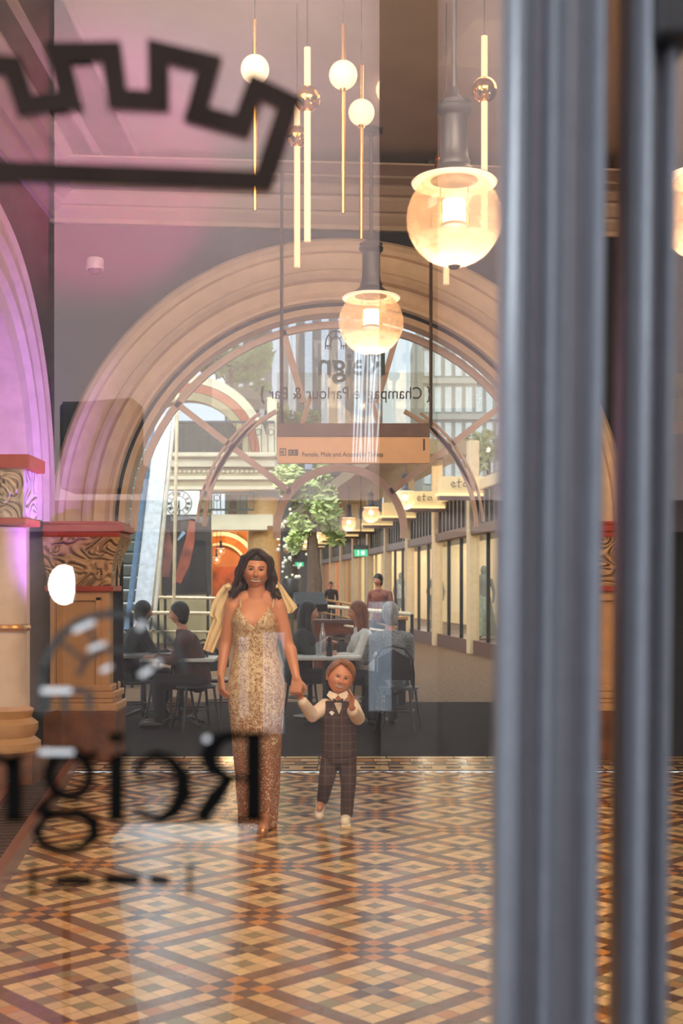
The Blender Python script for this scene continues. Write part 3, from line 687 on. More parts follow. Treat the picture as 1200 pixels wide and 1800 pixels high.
# ---- exit signs
for x, y, D, lb in ((634, 972, 38, 'nearer green lit exit sign under the gallery beams'), (526, 992, 58, 'farther small green lit exit sign down the gallery')):
    p = P(x, y, D); t = at(thing('exit_sign', lb, 'exit sign', tuple(p)))
    MB().box(p, (.4, .1, .2)).build('light_box', emat('exit_green', C(60, 190, 140), .9), t)
    MB().box((p.x, p.y, p.z + .17), (.46, .14, .12)).build('housing', M_black, t)
    MB().tube([(p.x, p.y, p.z + .2), (p.x, p.y, 4.9)], .02, 6).build('rod', M_black, t)
    q = MB(); q.box((p.x + .06, p.y - .055, p.z), (.1, .008, .12)); q.sphere((p.x - .08, p.y - .055, p.z + .05), (.022, .006, .022), 10, 6); q.tube([(p.x - .08, p.y - .055, p.z + .03), (p.x - .06, p.y - .055, p.z - .02), (p.x - .1, p.y - .055, p.z - .07)], .014, 6)
    q.build('pictogram', emat('exit_white', C(220, 250, 235), 1.0), t)

# ---- brass handrails, void balustrade
def rail(pts, r, name, label, posts=True, m=None, D=None):
    t = at(thing('handrail', label, 'handrail', tuple(pts[0])))
    MB().tube(pts, r, 10).build('top_rail', m or M_brass, t, smooth=50)
    low = [Vector(p) - Vector((0, 0, .28)) for p in pts]; MB().tube(low, r * .7, 8).build('lower_rail', m or M_brass, t)
    for a, b in zip(pts[:-1], pts[1:]):
        a = Vector(a); b = Vector(b); n = max(1, int((b - a).length / 1.3))
        for i in range(n + 1):
            p = a + (b - a) * i / n; MB().tube([(p.x, p.y, 0), tuple(p)], r * .8, 8).build('post', M_black, t)
M_pale = mat('pale_polished_rail', C(226, 204, 168), .3, .3)
rail([P(232, 1077, 19), P(415, 1079, 19)], .028, 'r', 'pale handrail behind the seated man, left of the bride', m=M_pale)
rail([P(278, 1050, 24), P(400, 1052, 24)], .03, 'r', 'upper pale handrail below the poster', m=M_pale)
rail([P(553, 1064, 21), P(640, 1072, 19), P(724, 1080, 17)], .03, 'r', 'long brass handrail right of the bride running to a corner post', m=M_pale)
rail([P(556, 1052, 27), P(700, 1076, 23)], .025, 'r', 'thinner brass handrail behind the long one', m=M_brass)
def balustrade(x0, x1, y0, y1, D, label, m, mp=None):
    a = P(x0, y0, D); b = P(x1, y1, D); t = at(thing('balcony_railing', label, 'railing', (a.x, D, b.z)))
    MB().box(((a.x + b.x) / 2, D, a.z), (b.x - a.x, .1, .06)).build('top_rail', m, t); MB().box(((a.x + b.x) / 2, D, b.z), (b.x - a.x, .1, .05)).build('bottom_rail', m, t)
    n = int((b.x - a.x) / .17); q = MB(); sc = MB(); h_ = a.z - b.z
    for i in range(n + 1):
        x = a.x + (b.x - a.x) * i / n; q.box((x, D, (a.z + b.z) / 2), (.022, .022, h_))
        if i % 2 == 0 and i < n: sc.tube([(x + .085 + .075 * math.cos(w_ * .52), D, a.z - h_ * .3 + .085 * math.sin(w_ * .52)) for w_ in range(12)], .012, 5, closed=True)
    q.build('balusters', mp or m, t); sc.build('scroll_ring', m, t)
# ---- wooden panelled counter behind the right tables
def counter():
    D = 20; a = P(552, 1090, D); b = P(650, 1125, D); t = at(thing('panelled_counter', 'low panelled brown counter behind the cafe table right of the bride', 'counter', (a.x, D, 0)))
    MB().box(((a.x + b.x) / 2, D, .5), (b.x - a.x, .5, .9)).build('body', M_wood, t); MB().box(((a.x + b.x) / 2, D, .98), (b.x - a.x + .1, .6, .06)).build('top', M_choc, t)
    q = MB()
    for i in range(8): q.box((a.x + (b.x - a.x) * (i + .5) / 8, D - .26, .5), ((b.x - a.x) / 8 - .05, .03, .6))
    q.build('panels', M_choc, t, bevel=.006)
counter()

# ================================================================== LEFT FACADE OF THE ATRIUM
M_fac = mat('olive_stone_facade', C(170, 158, 120), .75, var=.15, scale=2)
M_facl = mat('pale_stone_trim', C(216, 208, 180), .7, var=.1, scale=3)
M_brick = mat('terracotta_arch_band', C(176, 104, 70), .7, var=.15)
M_iron = mat('green_black_ironwork', C(40, 54, 50), .5)
DF = 34.0
def facade():
    t = at(thing('atrium_facade', 'olive and cream stone facade with balconies and an arch across the atrium, left', 'facade', (P(380, 0, DF).x, DF, 0)))
    def pb(name, x0, x1, y0, y1, m, dd=0, th=.4, bevel=0):
        a = P(x0, y0, DF + dd); b = P(x1, y1, DF + dd); return MB().box(((a.x + b.x) / 2, DF + dd, (a.z + b.z) / 2), (b.x - a.x, th, a.z - b.z)).build(name, m, t, bevel=bevel)
    pb('lower_wall', 262, 372, 860, 1130, M_fac)
    pb('spandrel', 372, 480, 905, 925, M_facl)
    pb('upper_band', 262, 482, 800, 862, M_fac, 0)
    pb('frieze', 262, 484, 806, 822, M_facl, -.1, .6); pb('cornice', 262, 486, 798, 806, M_facl, -.2, .9, .03); pb('moulding', 262, 484, 838, 844, M_facl, -.1, .5); pb('moulding', 262, 484, 856, 862, M_facl, -.1, .6)
    d = MB()
    for i in range(26):
        p = P(266 + i * 8.4, 829, DF - .24); d.sphere(tuple(p), (.055, .05, .045), 10, 6)
    d.build('egg_moulding', M_facl, t)
    # upper arch over the balcony
    q = MB(); 
    for r0, m, nm in ((128, M_facl, 'arch_moulding'), (112, M_brick, 'arch_band'), (98, M_fac, 'arch_intrados')):
        k = MB(); pxstroke(k, arcpts(330, 800, r0 + 6, 0, 180, 30), 15, DF + .3, .5); k.build(nm, m, t)
    pb('dark_room', 262, 430, 742, 800, mat('dim_room', C(84, 92, 76), .8), 1.5, .1)
    pb('pillar', 262, 276, 640, 800, M_facl, .1); pb('pillar', 470, 486, 700, 800, M_facl, .1)
    pb('arch_soffit', 300, 470, 925, 932, M_facl, -.05)
facade()
balustrade(290, 482, 742, 800, DF - .3, 'upper scrolled iron balcony railing across the atrium', M_iron)
balustrade(352, 446, 866, 896, DF - .3, 'lower small iron balcony railing right of the clock', M_iron)
def clock():
    D = DF - .5; p = P(318, 884, D); t = at(thing('wall_clock', 'round roman-numeral clock on a square white board above the poster', 'clock', tuple(p)))
    a = P(287, 863, D); b = P(351, 905, D); s = D / F
    MB().box(((a.x + b.x) / 2, D, (a.z + b.z) / 2), (b.x - a.x, .12, a.z - b.z)).build('board', mat('white_clock_board', C(246, 248, 246), .5, var=.02), t, bevel=.01); bd = t.children[-1]
    c = P(314, 885, D - .07); k = MB()
    pxstroke(k, arcpts(314, 885, 22.5, 0, 359.9, 48), 1.3, D - .07, .02); pxstroke(k, arcpts(314, 885, 13, 0, 359.9, 40), 1.1, D - .07, .02)
    k.build('dial_rings', M_black, bd); k = MB()
    nums = [4, 1, 2, 3, 4, 1, 2, 3, 4, 3, 1, 2]
    for i in range(12):
        for j in range(nums[i]):
            an = math.radians(90 - i * 30) + (j - (nums[i] - 1) / 2) * .09
            pxstroke(k, [(314 + 14.5 * math.cos(an), 885 - 14.5 * math.sin(an)), (314 + 20.5 * math.cos(an), 885 - 20.5 * math.sin(an))], 1.1, D - .07, .02)
    k.build('roman_numerals', M_black, bd)
    k = MB(); pxstroke(k, [(315, 881), (314, 885), (312, 897)], [1.2, 2, 1], D - .09, .02); k.build('hour_hand', M_black, t)
    k = MB(); pxstroke(k, [(314, 879), (314, 885), (316, 903)], [1, 1.8, .8], D - .11, .02); k.build('minute_hand', M_black, t)
clock()
def poster():
    D = 30.0; a = P(284, 905, D); b = P(371, 1046, D); t = at(thing('poster', 'tall dark poster with a blurred reddish figure, under the clock', 'poster', ((a.x + b.x) / 2, D, b.z)))
    MB().box(((a.x + b.x) / 2, D, (a.z + b.z) / 2), (b.x - a.x, .08, a.z - b.z)).build('board', mat('poster_print', C(40, 34, 32), .5, var=.9, scale=1.6, bump=0), t)
    for xx in (290, 365): MB().box((P(xx, 0, D).x, D + .03, a.z / 2), (.06, .05, a.z)).build('stand', M_black, t)
    for nm, pts, wd, col in (('painted_arm', [(338, 912), (334, 950), (324, 990), (312, 1024)], [10, 16, 20, 12], C(128, 66, 50)), ('painted_shoulder', [(292, 930), (296, 970), (290, 1015)], [10, 18, 14], C(104, 66, 56)), ('painted_highlight', [(312, 950), (324, 935)], [3, 7], C(110, 130, 150)), ('painted_coat', [(352, 950), (348, 990), (346, 1040)], [18, 26, 34], C(20, 16, 16)), ('painted_foliage', [(300, 912), (330, 910), (366, 916)], [8, 6, 14], C(104, 112, 118))):
        k = MB(); pxstroke(k, pts, wd, D - .06, .012); k.build(nm, mat(nm, col, .6, var=.5, scale=2.5, bump=0), t)
poster()
def restaurant():
    D = 38.0; t = at(thing('restaurant_room', 'warm orange restaurant interior under white arches, behind the bride', 'interior', (P(430, 0, D).x, D, 0)))
    a = P(366, 925, D); b = P(492, 1060, D)
    MB().box(((a.x + b.x) / 2, D, (a.z + 0) / 2), (b.x - a.x, .2, a.z)).build('back_wall', mat('orange_plaster', C(190, 120, 60), .7, var=.3, scale=1), t)
    k = MB(); pxstroke(k, arcpts(388, 1000, 62, 0, 150, 26), 7, D - .5, .4); pxstroke(k, arcpts(388, 1000, 44, 0, 170, 26), 4, D - .4, .3); k.build('arch_moulding', M_facl, t)
    a = P(372, 990, D - 1); b = P(440, 1045, D - 1); MB().box(((a.x + b.x) / 2, D - 1, 1.5), (b.x - a.x, .1, 1.3)).build('bar_back', mat('amber_bar', C(170, 84, 34), .5, var=.5, scale=4, emit=C(170, 80, 30), es=.12), t)
    q = P(462, 0, D - 3.5); MB().lathe([(.42, 0), (.42, 4.0)], (q.x, q.y, 0), 30).build('round_pillar', mat('tan_pillar', C(190, 150, 96), .6), t, smooth=50)
restaurant()
for x, y, lb in ((388, 970, 'upper'), (381, 985, 'lower')):
    globe_pendant(x, y, 15, 35 if lb == 'upper' else 35.6, 'small globe pendant in the orange restaurant left of the bride, the %s one' % lb, detail=False, top=4.3, energy=0)
# ---- escalator on the left
M_pale2 = mat('pale_rail', C(214, 204, 186), .4)
def escalator():
    D0 = 19.0; t = at(thing('escalator', 'grey stepped escalator rising beyond the left pier with a bright balustrade', 'escalator', tuple(P(235, 1060, D0))))
    st = MB(); zb = 0.3
    for i in range(20):
        y = D0 + i * .32; x0 = P(205, 0, y).x; x1 = P(262 + i * .5, 0, y).x; st.box(((x0 + x1) / 2, y + .16, zb + i * .215), (x1 - x0, .34, .2))
    st.build('steps', mat('ribbed_grey_steps', C(92, 96, 88), .5, .2, var=.2, scale=3), t, bevel=.03)
    a = P(247, 1108, D0); b = P(289, 730, D0 + 1.5); w_ = Vector((.22, 0, 0)); q = MB()
    q.sweep([(-.13, -.04), (.13, -.04), (.13, .04), (-.13, .04)], [(a, Vector((1, 0, 0)), Vector((0, 1, 0))), (b, Vector((1, 0, 0)), Vector((0, 1, 0)))], True); q.build('balustrade_panel', mat('white_balustrade', C(220, 226, 232), .3), t)
    MB().tube([a + Vector((-.2, -.05, 0)), b + Vector((-.17, -.05, 0))], .045, 10).build('handrail', mat('blue_steel', C(110, 134, 160), .25, .8), t, smooth=50)
    MB().tube([a + Vector((.2, -.05, 0)), b + Vector((.17, -.05, 0))], .03, 10).build('trim_rail', M_pale2, t, smooth=50)
escalator()
MB().tube([P(312, 670, 22), P(305, 1080, 22)], .03, 10).build('support_cable', M_pale); tag(bpy.data.objects['support_cable'], 'thin pale vertical pole crossing the clock and the poster', 'pole')

# ================================================================== OUTSIDE: TOWERS AND TREES SEEN THROUGH THE FANLIGHT
def tower(x0, x1, y0, D, m, mw, label, nx, ny, yb, ww, wh):
    a = P(x0, y0, D); b = P(x1, y0, D); t = at(thing('office_tower', label, 'building', ((a.x + b.x) / 2, D, 0)))
    MB().box(((a.x + b.x) / 2, D + 5, a.z / 2), (b.x - a.x, 10, a.z)).build('facade', m, t); fc = t.children[-1]
    for i in range(nx):
        for j in range(ny):
            px = x0 + (i + .5) * (x1 - x0) / nx; py = y0 + (j + .5) * (yb - y0) / ny; p = P(px, py, D - .05)
            MB().box(p, (ww * D / F, .2, wh * D / F)).build('window', mw, fc)
    fl = MB()
    for j in range(ny + 1):
        z = P(0, y0 + j * (yb - y0) / ny, D).z; fl.box(((a.x + b.x) / 2, D - .2, z), (b.x - a.x, .3, .25))
    fl.build('floor_bands', m, fc)
M_conc = mat('pale_concrete', C(190, 188, 176), .7, var=.08, scale=1)
M_twin = mat('pale_window_glass', C(226, 234, 234), .3)
tower(742, 905, 545, 58, M_conc, M_twin, 'pale office tower with a regular grid of windows seen through the right of the fanlight', 9, 5, 860, 11, 44)
tower(470, 672, 480, 70, mat('grey_fins', C(120, 120, 116), .6), mat('blue_white_glass', C(206, 222, 246), .3), 'grey tower with bluish white vertical strips behind the top of the fanlight', 7, 1, 830, 13, 340)
tower(395, 470, 520, 80, mat('brown_block', C(130, 124, 104), .7), M_twin, 'smaller grey-brown block left of the striped tower', 4, 4, 760, 8, 20)
def tree(x, y, wpx, hpx, D, label, seed, cols, n=1500, ls=.16):
    rnd = random.Random(seed); c = P(x, y, D); t = at(thing('tree', label, 'tree', (c.x, D, 0))); rx = wpx * D / F / 2; rz = hpx * D / F / 2
    MB().tube([(c.x, D, 0), (c.x + .1, D, c.z * .5), (c.x, D, c.z)], [.22, .16, .08], 8).build('trunk', mat('bark', C(90, 70, 50), .8), t)
    lf = MB(); cl = [(rnd.uniform(-.75, .75), rnd.uniform(-.6, .6), rnd.uniform(-.8, .8), rnd.uniform(.22, .42)) for _ in range(16)]
    for _ in range(n):
        q = cl[rnd.randrange(16)]; d = Vector((rnd.gauss(0, 1), rnd.gauss(0, 1), rnd.gauss(0, 1))).normalized() * q[3] * rnd.uniform(.5, 1)
        p = Vector((c.x + (q[0] + d.x) * rx, D + (q[1] + d.y) * rx, c.z + (q[2] + d.z) * rz)); a = Vector((rnd.gauss(0, 1), rnd.gauss(0, 1), rnd.gauss(0, .7))).normalized(); b = a.orthogonal().normalized(); s = ls * rnd.uniform(.6, 1.4)
        lf.add([p - a * s, p + b * s * .5, p + a * s, p - b * s * .5], [(0, 1, 2, 3)])
    lf.build('foliage', mat('leaves_' + str(seed), cols, .6, var=.5, scale=1.2), t)
tree(545, 890, 125, 165, 27, 'leafy pale green tree inside the central ring of the fanlight', 1, C(176, 190, 124), 1900, .09)
tree(405, 640, 150, 95, 56, 'green tree at the upper left of the fanlight', 2, C(116, 140, 70), 1700, .17)
tree(515, 765, 120, 100, 62, 'green tree behind the left end of the direction sign', 3, C(120, 140, 84), 1500, .18)
tree(858, 800, 80, 90, 50, 'small pale green tree in front of the office tower', 4, C(170, 176, 120), 900, .15)
# white blossom sprays standing in the gallery
def blossom():
    D = 30; t = at(thing('blossom_spray', 'tall white flower arrangement on a slim stand, behind the bride to the right', 'flowers', tuple(P(512, 1040, D))))
    MB().tube([(P(515, 1140, D).x, D, 0), P(512, 1040, D), P(508, 985, D), P(512, 940, D)], .03, 8).build('stem', mat('dark_stem', C(50, 56, 30)), t)
    MB().lathe([(.14, 0), (.2, .2), (.24, .6), (.2, .66)], (P(511, 1065, D).x, D, P(511, 1065, D).z), 24).build('dark_urn', M_black, t, smooth=40)
    rnd = random.Random(5); f = MB()
    for i in range(60):
        p = P(rnd.gauss(512, 13), rnd.gauss(955, 26), D); p.y += rnd.uniform(-.2, .2); f.sphere(tuple(p), rnd.uniform(.02, .055), 6, 4)
    f.build('petals', mat('white_petals', C(226, 230, 214), .7), t)
blossom()

# ================================================================== CAFE FURNITURE
def make_chair(name, label, loc, rz, group='bentwood cafe chairs', fill=False):
    t = thing(name, label, 'chair', loc, group, rz)
    MB().lathe([(.0, .445), (.2, .44), (.215, .45), (.215, .465), (.19, .475), (0, .47)], (0, 0, 0), 28).build('seat', M_black, t, smooth=40)
    for sx, sy in ((-1, -1), (1, -1), (-1, 1), (1, 1)):
        MB().tube([(sx * .15, sy * .15, .45), (sx * .17, sy * .17, .25), (sx * .21, sy * .21, 0)], [.016, .014, .011], 8).build('leg', M_black, t, smooth=50)
    MB().tube([(.165 * math.cos(a * .3927), .165 * math.sin(a * .3927), .22) for a in range(16)], .009, 6, closed=True).build('stretcher_ring', M_black, t)
    pts = [(-.19, .15, .46), (-.2, .2, .62), (-.19, .24, .78), (-.12, .27, .88), (0, .28, .91), (.12, .27, .88), (.19, .24, .78), (.2, .2, .62), (.19, .15, .46)]
    MB().tube(pts, .014, 8).build('back_hoop', M_black, t, smooth=50)
    if fill:
        n = MB(); n.add([(-.18, .17, .55), (.18, .17, .55), (.17, .235, .78), (0, .265, .87), (-.17, .235, .78)], [(0, 1, 2, 3, 4)]); n.add([(-.18, .185, .55), (.18, .185, .55), (.17, .25, .78), (0, .28, .87), (-.17, .25, .78)], [(4, 3, 2, 1, 0)]); n.build('back_panel', M_black, t)
    else: MB().tube([(-.11, .19, .47), (-.12, .22, .65), (-.06, .25, .76), (0, .26, .78), (.06, .25, .76), (.12, .22, .65), (.11, .19, .47)], .009, 6).build('inner_hoop', M_black, t)
    return t
ch = make_chair('cafe_chair', 'black bentwood chair in front of the seated man in brown, left of the bride', (P(345, 0, 13.4).x, 13.4, 0), .4, fill=True)
def chair_at(x, D, rz, label):
    c = copy_tree(ch, label, loc=(P(x, 0, D).x, D, 0)); c.rotation_euler = (0, 0, rz)
chair_at(300, 13.8, -2.2, 'black bentwood chair at the near left table, back turned to the pier')
chair_at(236, 14.0, 2.0, 'black bentwood chair closest to the left pier')
chair_at(388, 14.3, .9, 'black bentwood chair half hidden behind the bride')
chair_at(700, 13.2, 2.9, 'large-looking black hoop-back chair under the grey-haired guest at right')
chair_at(655, 14.6, 3.6, 'black hoop-back chair behind the boy')
chair_at(530, 14.8, 1.6, 'black bentwood chair under the person holding a phone')
def table(x, D, label, w_=.75, round_=False, col=None):
    X = P(x, 0, D).x; t = at(thing('cafe_table', label, 'table', (X, D, 0), 'cafe tables'))
    if round_: MB().lathe([(w_ / 2, .72), (w_ / 2, .75)], (X, D, 0), 36).build('table_top', col, t, smooth=30)
    else: MB().box((X, D, .735), (w_, .7, .035)).build('table_top', col, t, bevel=.006)
    MB().tube([(X, D, .03), (X, D, .72)], .035, 12).build('pedestal', M_black, t, smooth=50)
    for a in range(4):
        q = PI / 4 + a * PI / 2; MB().tube([(X, D, .1), (X + .16 * math.cos(q), D + .16 * math.sin(q), .07), (X + .32 * math.cos(q), D + .32 * math.sin(q), .02)], [.026, .022, .016], 8).build('foot', M_black, t, smooth=50)
M_ttop = mat('white_laminate_top', C(196, 196, 190), .3, var=.05); M_ttop2 = mat('grey_marble_top', C(150, 148, 146), .25, var=.2)
table(318, 13.7, 'cafe table with a white top in front of the seated man in brown', .8, col=M_ttop)
table(252, 14.4, 'cafe table near the left pier, mostly in shade', .7, col=M_ttop2)
table(572, 14.0, 'cafe table with a menu and jars between the bride and the boy', .75, col=M_ttop)
table(640, 14.9, 'cafe table behind the boy on the right', .7, col=M_ttop2)
def tabletop_item(name, x, D, prof, m, label, cat, n=18):
    p = P(x, 0, D); o = MB().lathe(prof, (0, 0, 0), n).build(name, m, smooth=40); o.location = (p.x, D, .7525); tag(o, label, cat)
M_gl = glassmat('drinking_glass', .15, (.95, .95, .95, 1), .0, .1)
tabletop_item('drinking_glass', 560, 13.9, [(.03, 0), (.035, .12), (.037, .16)], M_gl, 'tall drinking glass on the table between bride and boy', 'glass')
tabletop_item('water_bottle', 567, 14.1, [(.04, 0), (.04, .22), (.015, .3), (.015, .36)], M_gl, 'clear bottle on the table between bride and boy', 'bottle')
tabletop_item('pepper_pot', 579, 13.85, [(.035, 0), (.03, .1), (.02, .15), (.028, .19), (.01, .22)], M_black, 'black pepper pot on the table between bride and boy', 'pepper pot')
tabletop_item('drinking_glass', 331, 13.6, [(.03, 0), (.035, .12)], M_gl, 'short glass on the white table of the seated man in brown', 'glass')
tabletop_item('vase', 600, 14.1, [(.05, 0), (.06, .08), (.03, .16), (.04, .18)], mat('dark_ceramic', C(40, 36, 34), .3), 'dark little vase on the table just left of the boy', 'vase')
p = P(610, 0, 14.0); o = MB().box((0, 0, .006), (.3, .2, .012)).build('menu', mat('menu_paper', C(226, 222, 212), .7)); o.location = (p.x, 13.8, .7525); o.rotation_euler = (0, 0, .3); tag(o, 'white menu lying on the table edge above the boy', 'menu')
def lectern():
    D = 14.6; t = at(thing('menu_stand', 'black slanted menu stand right of the bride shoulder', 'stand', (P(545, 0, D).x, D, 0)))
    p = P(545, 1058, D); MB().box(p, (.36, .3, .1), .2, (.5, 'X')).build('desk', M_black, t, bevel=.008)
    MB().tube([(p.x, D, .02), (p.x, D, p.z)], .03, 10).build('pole', M_black, t); MB().lathe([(.2, 0), (.2, .02), (.04, .04)], (p.x, D, 0), 24).build('base', M_black, t)
lectern()
def cistern():
    D = 16.2; a = P(706, 0, D); t = at(thing('balustrade_post', 'dark corner post with glass panel at the end of the brass handrail', 'post', (a.x, D, 0)))
    MB().box((a.x, D, .55), (.1, .1, 1.1)).build('post', M_black, t, bevel=.01); MB().box((a.x - .5, D + .2, .5), (.9, .02, .8)).build('panel', glassmat('rail_glass', .1, (.8, .85, .8, 1)), t); MB().box((a.x, D, 1.12), (.16, .16, .05)).build('cap', M_brass, t, bevel=.01)
cistern()
# ================================================================== PEOPLE
SKIN = attr_mat('skin', .45, .12, .04)
def gs(x, z, cx, cz, sx, sz): return math.exp(-(((x - cx) / sx) ** 2 + ((z - cz) / sz) ** 2))
def head(M, skin, lip, brow, iris, smile=1.0, teeth=True, child=False, n=112):
    """head of unit height (chin -.5, crown +.5); local x right, -y the face, z up. returns verts, faces, colours"""
    vs = []; cs = []; fs = []
    for i in range(n + 1):
        th = PI * i / n
        for j in range(n):
            ph = 2 * PI * j / n
            nx, ny, nz = math.sin(th) * math.cos(ph), math.sin(th) * math.sin(ph), math.cos(th)
            x, y, z = .335 * nx, .40 * ny, .5 * nz
            x *= 1.15 if child else 1.05
            lo = max(0, -z / .5)
            x *= 1 - (.26 if not child else .16) * lo ** 2.0 * (1 if ny < .3 else .6)
            if z < 0: y += .05 * lo if ny < 0 else -.12 * lo
            front = max(0, -ny) ** .5 if ny < 0 else 0
            if ny < 0: y *= .93; 
            f = front
            # features
            d = 0
            d += .105 * gs(x, z, 0, -.135, .045, .05) + .055 * gs(x, z, 0, -.05, .032, .085) + .03 * gs(abs(x), z, .038, -.15, .025, .025)
            d -= .045 * gs(abs(x), z, .13, .0, .07, .045); d += .022 * gs(abs(x), z, .13, .085, .085, .03)
            d += .028 * gs(abs(x), z, .17, -.14, .075, .07) * (1 + .5 * smile); d += .03 * gs(x, z, 0, -.43, .08, .055)
            zm = -.272 + 1.7 * smile * x * x; mw = .135 if smile else .085
            lipu = gs(x, z, 0, zm + .036, mw, .02); lipl = gs(x, z, 0, zm - .042, mw * .85, .022)
            d += .03 * lipu + .034 * lipl - .018 * gs(x, z, 0, zm, .1, .014) - .012 * gs(abs(x), z, .145, zm + .02, .025, .05)
            # eyeball bulge
            d += .022 * gs(abs(x), z, .13, -.003, .045, .026)
            y -= d * f
            col = list(skin[:3])
            k = 1 + .08 * (noise.noise(Vector((x * 9, y * 9, z * 9))))
            col = [c * k for c in col]
            if f > .25:
                ch = gs(abs(x), z, .17, -.14, .07, .06) * .25; col = [col[0] * (1 + .12 * ch), col[1] * (1 - .35 * ch), col[2] * (1 - .3 * ch)]
                ax = abs(x)
                ez = .001 + .012 * (1 - ((ax - .13) / .06) ** 2)        # lid line
                inside = abs(ax - .13) < .058 and abs(z - (-.004)) < .019 * math.sqrt(max(0, 1 - ((ax - .13) / .058) ** 2)) * (1 if child else .9)
                if inside:
                    col = [.40, .34, .30]
                    if (ax - .128) ** 2 + (z + .002) ** 2 < .026 ** 2: col = list(iris[:3])
                elif abs(ax - .13) < .068 and 0 <= z + .004 < .024 * math.sqrt(max(0, 1 - ((ax - .13) / .068) ** 2)) + .012 and z > -.004: col = [c * .16 for c in brow[:3]]
                bz = .094 - 2.2 * (ax - .14) ** 2
                if .055 < ax < .205 and abs(z - bz) < (.010 if not child else .007): col = [c * 1.0 for c in brow[:3]]
                mm = math.sqrt(max(0, 1 - (x / (mw + .02)) ** 2))
                op = .027 * mm if teeth else 0
                if abs(x) < mw + .02:
                    if -op * 1.25 < z - zm < op * .55: col = [.78, .72, .64] if abs(x) < mw - .01 and z > zm - .024 else [.16, .05, .04]
                    elif -op * 1.25 - .02 * mm < z - zm < op * .55 + .014 * mm: col = list(lip[:3])
                if abs(ax - .028) < .012 and abs(z + .185) < .008: col = [c * .35 for c in col]
            vs.append(M @ Vector((x, y, z))); cs.append(tuple(col) + (1,))
    for i in range(n):
        for j in range(n): fs.append((i * n + j, (i + 1) * n + j, (i + 1) * n + (j + 1) % n, i * n + (j + 1) % n))
    return vs, fs, cs
def hmat(c, h, yaw=0, pitch=0, roll=0):
    return Matrix.Translation(c) @ Matrix.Rotation(yaw, 4, 'Z') @ Matrix.Rotation(roll, 4, 'Y') @ Matrix.Rotation(pitch, 4, 'X') @ Matrix.Scale(h, 4)
def hand(mb, wrist, d, palm, size, curl=.5, thumb=1, spread=.18, cup=0):
    """wrist point, direction towards the fingers d, palm normal (the way the palm faces); thumb side +1/-1 along d x palm"""
    d = Vector(d).normalized(); pn = Vector(palm).normalized(); side = d.cross(pn).normalized() * thumb; pn = side.cross(d).normalized() * (1 if side.cross(d).dot(pn) > 0 else -1)
    s = size
    pc = Vector(wrist)
    for k in (-1.2, -.4, .4, 1.2): mb.capsule(pc + side * k * s * .09, pc + d * s * .47 + side * k * s * .135, s * .085, s * .085, 10)
    for k, L_, c0 in ((1.5, .42, .9), (.5, .47, 1.0), (-.5, .44, 1.05), (-1.5, .35, 1.15)):
        base = pc + d * s * .46 + side * k * s * .112; dirv = (d + side * k * spread * .35).normalized(); a = curl * c0 * .8; p = base; r = s * .058
        for q, fr in enumerate((.45, .32, .23)):
            dd = (dirv * math.cos(a) + pn * math.sin(a)).normalized(); e = p + dd * s * L_ * fr; mb.capsule(p, e, r, r * .9, 10); p = e; r *= .9; a += curl * c0
    b = pc + d * s * .1 + side * s * .13; t1 = b + (d * .6 + side * .75 + pn * .25).normalized() * s * .22; t2 = t1 + (d * .9 + side * .25 + pn * .45 * (curl + .2)).normalized() * s * .17; t3 = t2 + (d * .95 + pn * .5 * curl).normalized() * s * .12
    mb.capsule(b, t1, s * .09, s * .07, 10); mb.capsule(t1, t2, s * .068, s * .06, 10); mb.capsule(t2, t3, s * .058, s * .05, 10)
def figure_body(name, mb, heads, parent, skin, voxel=.005, smooth=5, extra=None):
    o = remeshed(name, mb, None, voxel, smooth)
    me = o.data; vs = [v.co.copy() for v in me.vertices]; fs = [tuple(p.vertices) for p in me.polygons]
    cs = [tuple(c * (1 + .07 * noise.noise(v * 9)) for c in skin[:3]) + (1,) for v in vs]
    bpy.data.objects.remove(o)
    for hv, hf, hc in heads:
        k = len(vs); vs += hv; fs += [tuple(i + k for i in f) for f in hf]; cs += hc
    if extra: cs = [extra(v, c) for v, c in zip(vs, cs)]
    m2 = bpy.data.meshes.new(name); m2.from_pydata([tuple(v) for v in vs], [], fs)
    ca = m2.color_attributes.new('paint', 'FLOAT_COLOR', 'POINT')
    for i, c in enumerate(cs): ca.data[i].color = c
    for p in m2.polygons: p.use_smooth = True
    m2.materials.append(SKIN); o = bpy.data.objects.new(name, m2); COL.objects.link(o)
    o.parent = parent; o.location = -Vector(parent.get('_at', (0, 0, 0))); return o
def hair_mat(name, c1, c2, sc=60):
    m = mat(name, c1, .38, var=.45, scale=sc, stretch=(1, 1, .12), bump=.7, bscale=90, spec=.4); return m
def section(y, xl, xr, ry, D, n=48, yo=0, pw=1.0):
    a = P(xl, y, D); b = P(xr, y, D); cx = (a.x + b.x) / 2; rx = (b.x - a.x) / 2
    return [Vector((cx + rx * math.cos(2 * PI * j / n), D + yo + ry * math.sin(2 * PI * j / n), a.z)) for j in range(n)]
def lerp_table(tab, y):
    for (a, b) in zip(tab[:-1], tab[1:]):
        if a[0] <= y <= b[0]:
            t = (y - a[0]) / (b[0] - a[0]); t = t * t * (3 - 2 * t) * .5 + t * .5
            return [a[k] + (b[k] - a[k]) * t for k in range(1, len(a))]
    return list(tab[0][1:]) if y < tab[0][0] else list(tab[-1][1:])

